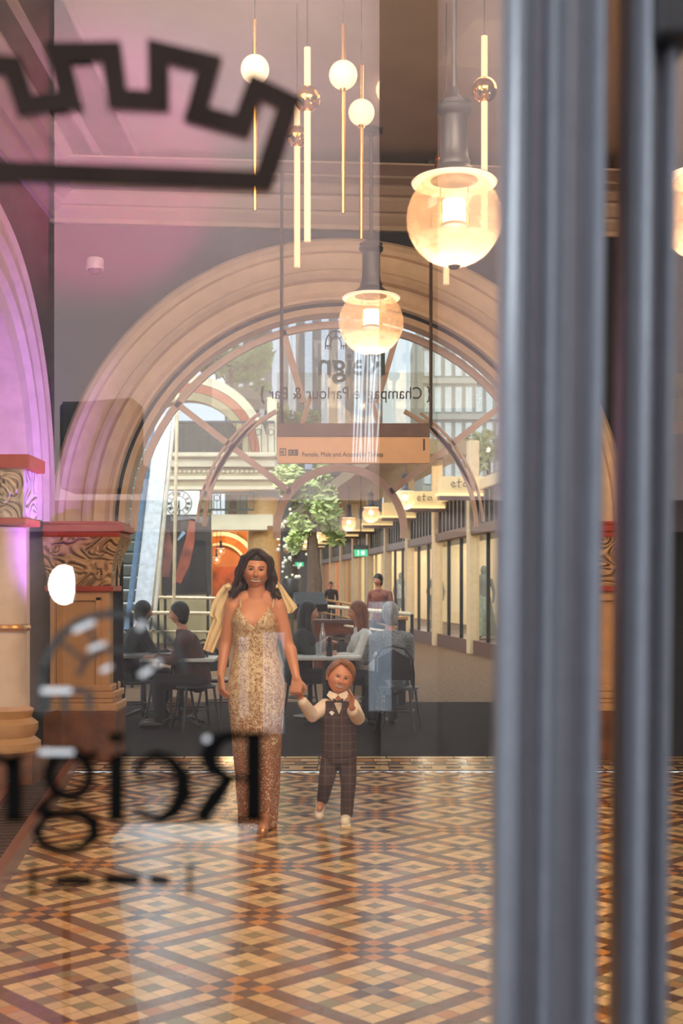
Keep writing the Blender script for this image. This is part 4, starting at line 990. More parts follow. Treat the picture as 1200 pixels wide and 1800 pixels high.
# ------------------------------------------------------------------ the bride
def bride():
    D = 7.85; base = P(452, HOR + 1.5 * F / D, D)
    t = at(thing('person', 'smiling person with long dark hair in a champagne lace gown, holding hands', 'person', (base.x, D, 0)))
    skin = C(208, 142, 106)
    tab = [(1052, 428, 470, .05), (1060, 408, 488, .075), (1075, 405, 490, .1), (1095, 406, 489, .118), (1115, 409, 487, .112), (1145, 412, 486, .1), (1180, 404, 496, .118), (1212, 399, 502, .13), (1260, 404, 498, .12), (1300, 408, 494, .112), (1380, 416, 491, .1), (1425, 420, 488, .1), (1450, 420, 486, .1)]
    def bust(x, z):
        zz = P(0, 1090, D).z; cx = P(448, 0, D).x; return .04 * (gs(x, z, cx - .075, zz, .06, .07) + gs(x, z, cx + .075, zz, .06, .07))
    b = MB(); rings = []
    for y in [1050] + list(range(1056, 1320, 8)):
        xl, xr, ry = lerp_table(tab, y); r = section(y, xl + 3, xr - 3, ry - .01, D)
        for v in r:
            if v.y < D: v.y -= bust(v.x, v.z)
        rings.append(r)
    b.loft(rings)
    W = lambda x, y, dy=0: P(x, y, D + dy)
    b.capsule(W(450, 1062, .01), W(451, 1020, -.005), .062, .05, 18)                       # neck
    b.capsule(W(432, 1050, .01), W(408, 1064, .01), .045, .048); b.capsule(W(468, 1050, .01), W(487, 1062, .01), .045, .048)
    b.capsule(W(440, 1068, -.02), W(424, 1090, -.05), .05, .05); b.capsule(W(458, 1068, -.02), W(474, 1088, -.05), .05, .05)
    # her left arm (image right) down to the boy's hand
    b.capsule(W(488, 1066), W(506, 1134, -.0), .05, .038); b.capsule(W(506, 1134), W(512, 1150, -.02), .039, .038); b.capsule(W(510, 1142, -.01), W(521, 1192, -.1), .04, .024)
    hand(b, W(521, 1193, -.1), Vector((-.04, -.1, -1)), Vector((.15, 1, 0)), .165, 1.0, thumb=1)
    # her right arm (image left)
    b.capsule(W(409, 1068), W(396, 1132, .02), .05, .038); b.capsule(W(396, 1132, .02), W(388, 1186, -.04), .04, .025)
    hand(b, W(388, 1188, -.04), Vector((.06, -.15, -1)), Vector((.8, .4, 0)), .17, .45, thumb=-1)
    # legs and feet
    for x0, x1, yk, yf, dy in ((434, 438, 1340, 1440, .1), (470, 465, 1335, 1440, -.06)):
        b.capsule(W(x0, 1255), W(x1, yk, dy), .088, .058); b.capsule(W(x1, yk, dy), W(x1 - 1, yf - 6, dy), .056, .034)
        fb = P(x1, 1035, D + dy); fz = .035; b.capsule((fb.x, D + dy, .09), (fb.x, D + dy - .14, .035), .034, .03); b.capsule((fb.x, D + dy, .09), (fb.x, D + dy + .03, .085), .034, .03)
    hc = P(450, 1001.5, D - .03); h_ = 68 * D / F
    hv = head(hmat(hc, h_, .06, .04, .05), skin, C(166, 62, 52), C(48, 28, 20), C(38, 24, 16))
    figure_body('body', b, [hv], t, skin, .0048, 5)
    # ears + earrings
    for x in (425, 477): MB().sphere(W(x, 1016, .0), .006, 10, 8).build('earring', M_gold, t)
    # gown
    g = MB(); rows = 90; nn = 128; rr = []
    def ztop(a):          # neckline: image row by angle (a = 3pi/2 faces the camera)
        fr = math.sin(a); x = math.cos(a)
        if fr < 0: return 1100 - 34 * min(1, (abs(x) / .62) ** 1.2) + (26 * max(0, (abs(x) - .62) / .38) ** 1.2)
        return 1090 + 22 * fr
    for i in range(rows + 1):
        q = i / rows; ring_ = []
        for j in range(nn):
            a = 2 * PI * j / nn; y0 = ztop(a); y = y0 + (1453 - y0) * q; xl, xr, ry = lerp_table(tab, y); pl = P(xl - .5, y, D); pr = P(xr + .5, y, D)
            rp = 0.004 * math.sin(a * 9 + q * 4) * max(0, q - .35) * 2.5
            v = Vector(((pl.x + pr.x) / 2 + ((pr.x - pl.x) / 2 + rp) * math.cos(a), D + (ry + .006 + rp) * math.sin(a), pl.z))
            if v.y < D: v.y -= bust(v.x, v.z) + .03 * gs(v.x, v.z, P(470, 0, D).x, P(0, 1335, D).z, .09, .25)
            ring_.append(v)
        rr.append(ring_)
    g.loft(rr, caps=False)
    m = bpy.data.materials.new('champagne_lace'); N, L, bs = nodes(m)
    tcn = N.new('ShaderNodeTexCoord'); vo = N.new('ShaderNodeTexVoronoi'); vo.feature = 'DISTANCE_TO_EDGE'; vo.inputs['Scale'].default_value = 46
    nz = N.new('ShaderNodeTexNoise'); nz.inputs['Scale'].default_value = 26; nz.inputs['Detail'].default_value = 3; nz.inputs['Distortion'].default_value = 1.6
    L.new(tcn.outputs['Object'], nz.inputs['Vector']); ad = N.new('ShaderNodeMixRGB'); ad.blend_type = 'ADD'; ad.inputs['Fac'].default_value = .12; L.new(tcn.outputs['Object'], ad.inputs['Color1']); L.new(nz.outputs['Color'], ad.inputs['Color2']); L.new(ad.outputs[0], vo.inputs['Vector'])
    sp = N.new('ShaderNodeSeparateXYZ'); L.new(tcn.outputs['Object'], sp.inputs[0])
    def mr(x, a, b_, c, d):
        q = N.new('ShaderNodeMapRange'); q.inputs[1].default_value = a; q.inputs[2].default_value = b_; q.inputs[3].default_value = c; q.inputs[4].default_value = d; L.new(x, q.inputs[0]); return q.outputs[0]
    hgt = sp.outputs[2]; edge = mr(hgt, .25, 1.15, .33, .09)     # lower down only scattered motifs remain
    def mth(op, x, y):
        q = N.new('ShaderNodeMath'); q.operation = op
        for k_, v in ((0, x), (1, y)):
            if isinstance(v, (int, float)): q.inputs[k_].default_value = v
            else: L.new(v, q.inputs[k_])
        return q.outputs[0]
    thin = mth('LESS_THAN', vo.outputs['Distance'], mr(hgt, .4, .9, .0, .12))
    flo = mth('GREATER_THAN', nz.outputs['Fac'], mr(hgt, .35, .8, .72, .52))
    lace = mth('MAXIMUM', thin, flo)
    v2 = N.new('ShaderNodeTexVoronoi'); v2.inputs['Scale'].default_value = 95; L.new(tcn.outputs['Object'], v2.inputs['Vector'])
    seq = mth('MULTIPLY', mth('LESS_THAN', v2.outputs['Distance'], mr(hgt, .2, 1.0, .36, .22)), mth('GREATER_THAN', nz.outputs['Fac'], mr(hgt, .2, 1.3, .475, .42)))
    mx = N.new('ShaderNodeMixRGB'); mx.inputs['Color1'].default_value = C(158, 100, 60); mx.inputs['Color2'].default_value = C(226, 200, 160); L.new(lace, mx.inputs['Fac'])
    m3 = N.new('ShaderNodeMixRGB'); m3.inputs['Color2'].default_value = C(250, 240, 220); L.new(seq, m3.inputs['Fac']); L.new(mx.outputs[0], m3.inputs['Color1']); L.new(m3.outputs[0], bs.inputs['Base Color'])
    L.new(mth('MULTIPLY', seq, .15), bs.inputs['Metallic']); ro = mr(seq, 0, 1, .6, .2); L.new(ro, bs.inputs['Roughness'])
    bp = N.new('ShaderNodeBump'); bp.inputs['Strength'].default_value = .8; bp.inputs['Distance'].default_value = .004; L.new(mth('ADD', lace, v2.outputs['Distance']), bp.inputs['Height']); L.new(bp.outputs['Normal'], bs.inputs['Normal'])
    o = g.build('lace_gown', m, t, smooth=70); md = o.modifiers.new('thick', 'SOLIDIFY'); md.thickness = .003
    for x0, x1, y in ((423, 421, 1066), (479, 482, 1066)):
        MB().tube([W(x0, y + 2, -.165), W(x0 + (x1 - x0) * .5, y - 9, -.1), W(x1, 1052, -.03), W(x1, 1050, .04)], .004, 8).build('shoulder_strap', mat('ivory_satin', C(232, 208, 168), .35), t)
    # draped shoulder bows
    def cloth(rows_, name, dy0, dy1, puff):
        n = 18; up = []; lo = []
        for k, (xa, ya, xb, yb) in enumerate(rows_):
            q = k / (len(rows_) - 1); dy = dy0 + (dy1 - dy0) * q; r1 = []; 
            for i in range(n + 1):
                f = i / n; p = W(xa + (xb - xa) * f, ya + (yb - ya) * f, dy); p.y -= puff * math.sin(PI * f) * (1 - q * .5) + .009 * math.sin(f * 19 + q * 3); r1.append(p)
            r2 = [p + Vector((0, .012 + .5 * puff * math.sin(PI * i / n), 0)) for i, p in enumerate(r1)]
            up.append(r1 + list(reversed(r2)))
        MB().loft(up).build(name, mat('cream_organza', C(236, 214, 172), .5, var=.06, scale=20, bump=.2), t, smooth=60)
    cloth([(402, 1024, 410, 1034), (392, 1029, 409, 1040), (382, 1042, 406, 1052), (373, 1060, 403, 1064), (368, 1080, 399, 1082), (376, 1086, 396, 1098), (366, 1112, 390, 1112), (360, 1132, 382, 1130), (357, 1142, 375, 1148)], 'shoulder_bow', .05, .06, .035)
    cloth([(478, 1022, 484, 1018), (484, 1030, 496, 1030), (488, 1044, 507, 1046), (492, 1060, 518, 1060), (497, 1074, 523, 1068), (503, 1079, 514, 1077)], 'shoulder_bow', .04, .05, .035)
    for x in (400, 484): MB().sphere(W(x, 1031, -.03), (.022, .014, .014), 14, 8).build('bow_knot', mat('cream_organza', C(236, 214, 172)), t, smooth=60)
    # hair
    hb = MB(); hm = hmat(hc, h_, .06, .04, .05)
    hb.sphere(hm @ Vector((0, .11, .1)), (.385 * h_, .38 * h_, .46 * h_), 28, 18); hb.sphere(hm @ Vector((0, -.03, .24)), (.3 * h_, .3 * h_, .3 * h_), 24, 14)
    rnd = random.Random(3)
    def lock(pts, r0, r1, ph=0, amp=.012):
        cur = []
        K = 26
        for k in range(K + 1):
            f = k / K * (len(pts) - 1); i = min(int(f), len(pts) - 2); u = f - i; p = pts[i].lerp(pts[i + 1], u)
            a_ = amp * min(1, k / K * 2.2); p = p + Vector((a_ * math.sin(k * .62 + ph), a_ * math.cos(k * .62 + ph), 0)); cur.append(p)
        hb.tube(cur, [r0 + (r1 - r0) * (k / K) ** 1.4 for k in range(K + 1)], 9)
    L_ = lambda x, y, z: hm @ Vector((x, y, z))
    for s in (-1, 1):
        for k in range(13):
            u = k / 12.0; st = L_(s * (.04 + .06 * u), -.26 + .5 * u, .47 - .03 * u)
            mid = L_(s * (.27 + .07 * math.sin(u * PI)), -.27 + .6 * u, .28); lowp = L_(s * (.375 + .04 * math.sin(u * PI)), -.17 + .42 * u, -.08)
            dd = 1.0 if s < 0 else .85
            e1 = L_(s * (.44 + .10 * u), -.10 + .36 * u, -.45); e2 = L_(s * (.50 + .16 * rnd.random()) , -.16 + .36 * u, -.62 - .14 * rnd.random() * dd)
            lock([st, mid, lowp, e1, e2], .020, .009, rnd.random() * 6, .011)
    for k in range(12):
        a_ = PI * k / 11; lock([L_(.3 * math.cos(a_), .3, .3), L_(.4 * math.cos(a_), .42 * math.sin(a_) + .05, 0), L_(.46 * math.cos(a_), .42 * math.sin(a_) * .8 + .1, -.5), L_(.5 * math.cos(a_), .3, -.72)], .03, .012, k, .014)
    remeshed('hair', hb, hair_mat('dark_brown_hair', C(44, 28, 24), 0), .0042, 2, t)
    for x, dy in ((437, .1), (464, -.06)):
        fb = P(x, 1035, D + dy).x; s_ = MB(); s_.capsule((fb, D + dy - .02, .035), (fb, D + dy - .15, .018), .036, .033, 12)
        s_.tube([(fb, D + dy + .045, .085), (fb, D + dy + .05, 0.001)], [.022, .007], 10); s_.capsule((fb, D + dy + .04, .08), (fb, D + dy - .04, .035), .036, .034, 12)
        s_.build('heeled_shoe', mat('gold_leather', C(196, 140, 84), .3, .6), t, smooth=50)
    return t
bride()

# ------------------------------------------------------------------ the boy
def boy():
    D = 8.0; W = lambda x, y, dy=0: P(x, y, D + dy)
    t = at(thing('person', 'small laughing boy in dark checked waistcoat and white shirt, one hand raised', 'person', (W(597, 0).x, D, 0)))
    skin = C(218, 148, 112); b = MB()
    tab = [(1226, 578, 610, .05), (1232, 568, 621, .065), (1245, 566, 625, .085), (1280, 567, 625, .092), (1310, 565, 626, .095), (1335, 566, 624, .09)]
    b.loft([section(y, lerp_table(tab, y)[0] + 4, lerp_table(tab, y)[1] - 4, lerp_table(tab, y)[2] - .012, D) for y in range(1227, 1336, 6)])
    b.capsule(W(594, 1232), W(596, 1212, -.01), .038, .034)
    b.capsule(W(572, 1238), W(550, 1256, -.06), .032, .026); b.capsule(W(550, 1256, -.06), W(528, 1226, -.2), .026, .019)
    hand(b, W(527, 1225, -.2), Vector((-.28, .1, 1)), Vector((-.3, -1, .1)), .1, .7, thumb=1)
    b.capsule(W(620, 1238), W(628, 1262, -.07), .032, .027); b.capsule(W(628, 1262, -.07), W(618, 1243, -.24), .026, .021)
    hand(b, P(618, 1241, D - .25), Vector((.06, -.35, 1)), Vector((-.9, -.35, 0)), .118, .22, thumb=-1, spread=.25)
    b.capsule(W(580, 1325), W(572, 1372, -.05), .05, .036); b.capsule(W(572, 1372, -.05), W(566, 1408, .1), .035, .025); b.capsule(W(566, 1408, .1), W(561, 1420, .02), .024, .02)
    b.capsule(W(612, 1325), W(612, 1376, -.02), .05, .036); b.capsule(W(612, 1376, -.02), W(609, 1436, .0), .035, .025); b.capsule(W(609, 1438, 0), W(607, 1442, -.08), .024, .02)
    hc = W(598, 1190, -.03); h_ = 58 * D / F; hm = hmat(hc, h_, .15, .02, .26)
    hv = head(hm, skin, C(186, 92, 80), C(120, 80, 52), C(60, 50, 44), 1.1, True, True, 100)
    # ears
    for s in (-1, 1): b.sphere(hm @ Vector((s * .37, .05, -.06)), (.012, .02, .03), 12, 8, hm.to_3x3().normalized())
    figure_body('body', b, [hv], t, skin, .0034, 4)
    # shirt
    s_ = MB(); s_.loft([section(y, lerp_table(tab, y)[0] + 1, lerp_table(tab, y)[1] - 1, lerp_table(tab, y)[2] - .004, D) for y in range(1230, 1330, 6)])
    s_.capsule(W(572, 1240), W(549, 1258, -.06), .046, .044); s_.capsule(W(549, 1258, -.06), W(532, 1234, -.185), .044, .034)
    s_.capsule(W(619, 1240), W(629, 1262, -.07), .046, .046); s_.capsule(W(629, 1262, -.07), W(620, 1250, -.2), .044, .038)
    wrinkle = mat('white_cotton', C(240, 222, 204), .7, var=.05, scale=20, bump=.5, bscale=24)
    remeshed('white_shirt', s_, wrinkle, .006, 3, t)
    c = MB()
    for sg in (-1, 1): c.add([W(594, 1221, -.075), W(594 + sg * 15, 1214, -.04), W(594 + sg * 20, 1222, -.06), W(594 + sg * 9, 1232, -.1)], [(0, 1, 2, 3)])
    o = c.build('collar', wrinkle, t.children[-1]); md = o.modifiers.new('t', 'SOLIDIFY'); md.thickness = .006
    # waistcoat, open V at the neck
    n = 72; rr = []
    for i in range(31):
        q = i / 30; r = []
        for j in range(n):
            a = 2 * PI * j / n; fr = math.sin(a); x = math.cos(a)
            y0 = 1231 + (22 * max(0, 1 - abs(x) / .32) if fr < 0 else 0) + (8 * max(0, (abs(x) - .8) / .2)); y = y0 + (1329 - y0) * q
            xl, xr, ry = lerp_table(tab, y); pl = P(xl - 1, y, D); pr = P(xr + 1, y, D); r.append(Vector(((pl.x + pr.x) / 2 + (pr.x - pl.x) / 2 * x, D + (ry + .006) * fr, pl.z)))
        rr.append(r)
    m = bpy.data.materials.new('checked_wool'); N, L, bs = nodes(m); tcn = N.new('ShaderNodeTexCoord'); sp = N.new('ShaderNodeSeparateXYZ'); L.new(tcn.outputs['Object'], sp.inputs[0]); fac = None
    for k_ in (0, 2):
        a1 = N.new('ShaderNodeMath'); a1.operation = 'MULTIPLY'; a1.inputs[1].default_value = 19; L.new(sp.outputs[k_], a1.inputs[0]); a2 = N.new('ShaderNodeMath'); a2.operation = 'FRACT'; L.new(a1.outputs[0], a2.inputs[0]); a3 = N.new('ShaderNodeMath'); a3.operation = 'LESS_THAN'; a3.inputs[1].default_value = .07; L.new(a2.outputs[0], a3.inputs[0])
        if fac is None: fac = a3
        else: a4 = N.new('ShaderNodeMath'); a4.operation = 'MAXIMUM'; L.new(fac.outputs[0], a4.inputs[0]); L.new(a3.outputs[0], a4.inputs[1]); fac = a4
    mx = N.new('ShaderNodeMixRGB'); mx.inputs['Color1'].default_value = C(66, 48, 46); mx.inputs['Color2'].default_value = C(112, 90, 80); L.new(fac.outputs[0], mx.inputs['Fac']); L.new(mx.outputs[0], bs.inputs['Base Color']); bs.inputs['Roughness'].default_value = .85
    o = MB().loft(rr, caps=False).build('checked_waistcoat', m, t, smooth=60); md = o.modifiers.new('t', 'SOLIDIFY'); md.thickness = .004
    tr = MB(); tr.loft([section(y, 567, 625, .09, D) for y in (1304, 1318, 1340)])
    tr.capsule(W(581, 1330), W(573, 1374, -.05), .062, .052); tr.capsule(W(573, 1374, -.05), W(567, 1404, .09), .05, .04)
    tr.capsule(W(610, 1330), W(612, 1376, -.02), .062, .052); tr.capsule(W(612, 1376, -.02), W(609, 1430, .0), .05, .04)
    vest_ = o
    remeshed('checked_trousers', tr, m, .006, 3, t)
    for sg in (-1, 1):
        q = MB(); q.loft([[W(594 + sg * 1, 1233 + dz * .3, -.118 + dy) + Vector((0, 0, 0)) for dz, dy in ((-3, 0), (3, 0), (3, .014), (-3, .014))], [W(594 + sg * 9, 1232 + dz, -.112 + dy) for dz, dy in ((-5, 0), (5, 0), (5, .018), (-5, .018))]]); q.build('bow_tie', mat('dark_bow_tie', C(40, 30, 32), .6), t, bevel=.003)
    MB().sphere(W(594, 1233, -.118), .009, 12, 8).build('bow_tie_knot', mat('dark_bow_tie', C(40, 30, 32)), t)
    q = MB(); q.add([W(578, 1252, -.1), W(583, 1249, -.1), W(588, 1253, -.102), W(583, 1258, -.102)], [(0, 1, 2, 3)]); o = q.build('pocket_square', mat('white_square', C(245, 240, 232), .6), vest_); md = o.modifiers.new('t', 'SOLIDIFY'); md.thickness = .004
    for x, y, dy in ((580, 1270, -.1), (595, 1270, -.105), (595, 1290, -.108), (595, 1308, -.108)):
        if x == 595: MB().sphere(W(x, y, dy), .006, 10, 6).build('button', M_black, vest_)
    # hair: side swept, light brown
    hb = MB(); hb.sphere(hm @ Vector((.02, .1, .13)), (.435 * h_, .40 * h_, .43 * h_), 28, 18); Lc = lambda x, y, z: hm @ Vector((x, y, z)); rnd = random.Random(8)
    for k in range(16):
        u = k / 15; st = Lc(-.16 + .08 * rnd.random(), -.22 + .3 * u, .5); en = Lc(.30 + .06 * rnd.random(), -.28 + .35 * u, .22 - .1 * u); hb.tube([st, Lc(.06, -.33 + .3 * u, .43), en], [.015, .018, .008], 8)
    for k in range(9):
        u = k / 8; hb.tube([Lc(-.14, -.25 + .3 * u, .48), Lc(-.28, -.26 + .3 * u, .33), Lc(-.35, -.22 + .32 * u, .12)], [.012, .012, .006], 8)
    for s in (-1, 1):
        for k in range(6): hb.tube([Lc(s * .34, -.14 + .1 * k, .2), Lc(s * .375, -.12 + .1 * k, .0), Lc(s * .35, -.06 + .09 * k, -.12)], [.012, .011, .005], 8)
    remeshed('hair', hb, hair_mat('light_brown_hair', C(150, 96, 56), 0), .0036, 2, t)
    # shoes
    white = mat('white_leather', C(232, 222, 206), .5)
    q = MB(); f = P(608, 0, D).x; q.capsule((f, D + .03, .035), (f - .005, D - .09, .028), .036, .033); q.box((f, D - .03, .008), (.06, .17, .016)); q.build('shoe', white, t, smooth=60)
    a = W(565, 1412, .1); q = MB(); q.capsule(a + Vector((0, .03, .01)), a + Vector((-.015, -.05, -.07)), .036, .032); q.build('shoe', white, t, smooth=60)
boy()

# ------------------------------------------------------------------ seated and standing guests
def guest(label, x, D, pose, cols, yaw=0, hair='short', head_px=None, lean=0, standing=False, arm=None, hold=None):
    """pose in metres around (X, D): seated on a chair at 0.45 m; yaw = way the person faces (0 = away, pi = camera)"""
    X = P(x, 0, D).x; t = at(thing('person', label, 'person', (X, D, 0)))
    Rz = Matrix.Rotation(yaw, 3, 'Z'); O = Vector((X, D, 0))
    V = lambda a, b_, c: O + Rz @ Vector((a, b_, c))          # local: +y = forward
    skin, shirt, trou, hairc = cols; hs = .47 if not standing else .9
    b = MB(); ln = lean
    hip = V(0, 0, hs + .08); ch_ = V(0, .06 + ln * .6, hs + .42); nk = V(0, .07 + ln, hs + .6); hd = V(0, .10 + ln * 1.25, hs + .76)
    b.capsule(hip, V(0, .03 + ln * .3, hs + .25), .13, .12); b.capsule(V(0, .03 + ln * .3, hs + .25), ch_, .12, .13); b.capsule(V(-.12, .05 + ln * .8, hs + .5), V(.12, .05 + ln * .8, hs + .5), .07, .07); b.capsule(ch_, nk, .1, .06); b.capsule(nk, hd, .052, .05)
    sh = []; 
    A = arm or [((-.19, .04 + ln * .8, hs + .5), (-.25, .16 + ln, hs + .26), (-.13, .38 + ln, hs + .29)), ((.19, .04 + ln * .8, hs + .5), (.25, .16 + ln, hs + .26), (.13, .38 + ln, hs + .29))]
    for si, (s0, e0, w0) in enumerate(A):
        s0, e0, w0 = V(*s0), V(*e0), V(*w0); b.capsule(s0, e0, .048, .038); b.capsule(e0, w0, .038, .026); d = (w0 - e0).normalized(); hand(b, w0, d, Vector((0, 0, -1)) if abs(d.z) < .8 else Vector((0, 1, 0)), .17, .5, thumb=1 if si == 0 else -1); sh.append((s0, e0, w0))
    if standing: legs = [((s * .09, 0, .9), (s * .1, .02, .48), (s * .1, 0, .09)) for s in (-1, 1)]
    else: legs = [((s * .09, .02, hs + .02), (s * .12, .42, hs + .03), (s * .12, .42, .1)) for s in (-1, 1)]
    for a, k, f in legs:
        a, k, f = V(*a), V(*k), V(*f); b.capsule(a, k, .08, .058); b.capsule(k, f, .055, .036); b.capsule(f - Vector((0, 0, .05)), f - Vector((0, 0, .05)) + Rz @ Vector((0, .15, 0)), .035, .03)
    hv = head(hmat(hd, .225, yaw + PI, .0 + ln * 1.2, 0), skin, C(160, 80, 70), C(50, 34, 26), C(30, 22, 18), .3, False, n=48)
    figure_body('body', b, [hv], t, skin, .011, 4)
    c = MB(); c.capsule(V(0, 0, hs + .06), V(0, .03 + ln * .3, hs + .25), .15, .145); c.capsule(V(0, .03 + ln * .3, hs + .25), ch_, .145, .15); c.capsule(V(-.13, .05 + ln * .8, hs + .5), V(.13, .05 + ln * .8, hs + .5), .085, .085); c.capsule(ch_, nk - Vector((0, 0, .05)), .12, .075)
    for s0, e0, w0 in sh: c.capsule(s0, e0, .066, .054); c.capsule(e0, e0.lerp(w0, .8), .052, .042)
    remeshed('top', c, shirt, .013, 3, t)
    c = MB()
    for a, k, f in legs: c.capsule(V(*a), V(*k), .1, .075); c.capsule(V(*k), V(*f), .07, .055)
    c.capsule(V(-.05, 0, hs + .02), V(.05, 0, hs + .02), .12, .12); remeshed('trousers', c, trou, .013, 3, t)
    for a, k, f in legs:
        f = V(*f); MB().capsule(f - Vector((0, 0, .055)), f - Vector((0, 0, .06)) + Rz @ Vector((0, .17, 0)), .042, .036).build('shoe', M_black, t, smooth=60)
    h = MB(); up = Vector((0, 0, 1)); h.sphere(hd + Rz @ Vector((0, -.028, .028)), (.092, .108, .112), 20, 14, Rz); h.sphere(hd + Rz @ Vector((0, -.055, -.03)), (.08, .07, .1), 20, 14, Rz)
    if hair == 'long': h.capsule(hd + Rz @ Vector((0, -.06, 0)), hd + Rz @ Vector((0, -.09, -.22)), .085, .07); [h.capsule(hd + Rz @ Vector((s * .075, -.01, .02)), hd + Rz @ Vector((s * .09, -.02, -.2)), .03, .03) for s in (-1, 1)]
    if hair == 'bun': h.sphere(hd + Rz @ Vector((0, -.12, .09)), .05, 14, 10)
    remeshed('hair', h, hairc, .009, 2, t)
    if hold == 'phone':
        w0 = sh[1][2]; q = MB().box(w0 + Rz @ Vector((0, .09, .05)), (.075, .15, .012), yaw, (.5, 'X')).build('phone_case', None, None); q.name = 'mobile_phone'; q.data.materials.append(M_black); tag(q, 'dark mobile phone held by the guest right of the bride', 'phone')
    return t
brown = mat('brown_jumper', C(70, 46, 38), .8, var=.15, bump=.4); darkc = mat('dark_trousers', C(26, 26, 30), .8); blk = mat('black_top', C(26, 24, 26), .8); redb = mat('rust_shirt', C(120, 64, 48), .8, var=.2)
grey = mat('grey_flecked_knit', C(120, 124, 122), .85, var=.6, scale=60, bump=.5); whites = mat('white_sleeved_shirt', C(210, 206, 200), .75, var=.15)
hblack = hair_mat('black_hair', C(20, 17, 16), 0, 80); hgrey = hair_mat('grey_hair', C(150, 142, 134), 0, 80); hbr = hair_mat('chestnut_hair', C(120, 66, 36), 0, 80)
guest('seated person in a brown jumper with short black hair, left of the bride', 348, 13.6, None, (C(176, 120, 92), brown, darkc, hblack), PI / 2 + .1, lean=.1)
guest('seated person in black with dark hair at the far left table', 226, 14.7, None, (C(150, 100, 80), blk, darkc, hblack), -PI / 2 + .5, lean=.08)
guest('seated person in dark clothes looking at a phone, just right of the bride', 518, 14.4, None, (C(196, 136, 106), mat('dark_green_top', C(40, 46, 44), .8), darkc, hblack), -PI / 2, hair='long', lean=.06, arm=[((-.19, .08, .97), (-.22, .16, .74), (-.08, .36, .86)), ((.19, .08, .97), (.22, .16, .74), (.08, .34, .9))], hold='phone')
guest('seated person with chestnut hair and white sleeves, behind the boy', 652, 14.3, None, (C(200, 130, 96), whites, darkc, hbr), PI / 2 + .2, hair='long', lean=.06)
guest('seated person in a grey flecked knit seen from behind, right of the boy', 690, 13.3, None, (C(190, 140, 116), grey, darkc, hgrey), .25, hair='short', lean=.02)
guest('standing person in rust red further down the gallery, right of the bride', 668, 24.0, None, (C(190, 130, 100), redb, darkc, hblack), 2.6, standing=True, arm=[((-.2, 0, 1.4), (-.25, 0, 1.14), (-.24, .1, .9)), ((.2, 0, 1.4), (.25, 0, 1.14), (.24, .1, .9))])
guest('standing distant person in dark clothes beside the orange shopfront', 582, 50.0, None, (C(180, 120, 96), blk, darkc, hblack), 2.9, standing=True, arm=[((-.2, 0, 1.4), (-.25, 0, 1.14), (-.24, .1, .9)), ((.2, 0, 1.4), (.25, 0, 1.14), (.24, .1, .9))])
# warm amber patch of a bag under the left table
o = MB().sphere((0, 0, .13), (.17, .12, .13), 20, 12).build('handbag', mat('tan_leather', C(140, 94, 50), .6, var=.3), smooth=60); o.location = (P(318, 0, 14.6).x, 14.6, .0); tag(o, 'tan bag on the dark floor under the left tables', 'bag')
# ================================================================== GLAZED DOOR IN FRONT OF THE CAMERA
M_alu = mat('blue_grey_powder_coat', C(120, 124, 134), .36, .1, var=.06, scale=40, bump=.03, coat=.2)
def post(pts, y0, name, label, lean):
    # horizontal section given as (image x at door distance, depth offset); extruded vertically
    mb = MB(); z0, z1 = 0, 2.9
    lo = [(P(x, HOR, GL).x, GL + d) for x, d in pts]
    zs = [z0, z1]; vs = []
    for z in zs:
        dx = (z - H) * lean; vs += [Vector((x + dx, y, z)) for x, y in lo]
    n = len(lo); mb.add(vs, [(i, (i + 1) % n, n + (i + 1) % n, n + i) for i in range(n)] + [tuple(range(n)), tuple(reversed(range(n, 2 * n)))])
    o = mb.build(name, M_alu, smooth=35, bevel=.0015); return o
def scallop(x0, x1, specs):     # smooth fluted front face between two image columns
    pts = []
    for k in range(len(specs)): 
        f, d = specs[k]; pts.append((x0 + (x1 - x0) * f, d))
    return pts
LEAN = .0105
fl1 = scallop(879, 1056, [(0, .05), (0, -.004), (.03, -.014), (.1, -.02), (.17, -.016), (.22, -.004), (.28, .004), (.36, .002), (.42, -.01), (.47, -.016), (.52, -.01), (.56, 0), (.64, .004), (.74, .003), (.8, .008), (.84, .006), (.88, -.01), (.93, -.02), (.98, -.014), (1, 0), (1, .05)])
o = post(fl1, 0, 'door_post', '', LEAN); tag(o, 'wide blue-grey fluted metal door post, nearest the camera', 'door post')
fl2 = scallop(1100, 1182, [(0, .06), (0, 0), (.06, -.006), (.12, -.002), (.2, -.014), (.32, -.02), (.42, -.014), (.52, .003), (.62, .004), (.72, -.008), (.82, -.014), (.93, -.008), (1, .004), (1, .06)])
o = post(fl2, 0, 'door_post', '', LEAN); tag(o, 'narrow blue-grey fluted metal door post at the far right', 'door post')
hg = MB(); a = P(1118, 0, GL); b = P(1190, 92, GL); hg.box(((a.x + b.x) / 2 + .01, GL, (a.z + b.z) / 2 + .1), (b.x - a.x, .08, a.z - b.z + .2)); o = hg.build('door_closer', mat('black_closer', C(30, 30, 34), .5), bevel=.006); tag(o, 'dark door closer block above the narrow door post', 'door closer')
def pane(name, x0, x1, label):
    a = P(x0, 0, GL); b = P(x1, 0, GL); o = MB().box(((a.x + b.x) / 2, GL + .004, 1.5), (b.x - a.x, .0006, 3.0)).build(name, M_door); struct(o, label)
pane('window_1', -420, 886, 'large door pane carrying the dark emblem and lettering')
pane('window_2', 1170, 1560, 'door pane right of the narrow post')
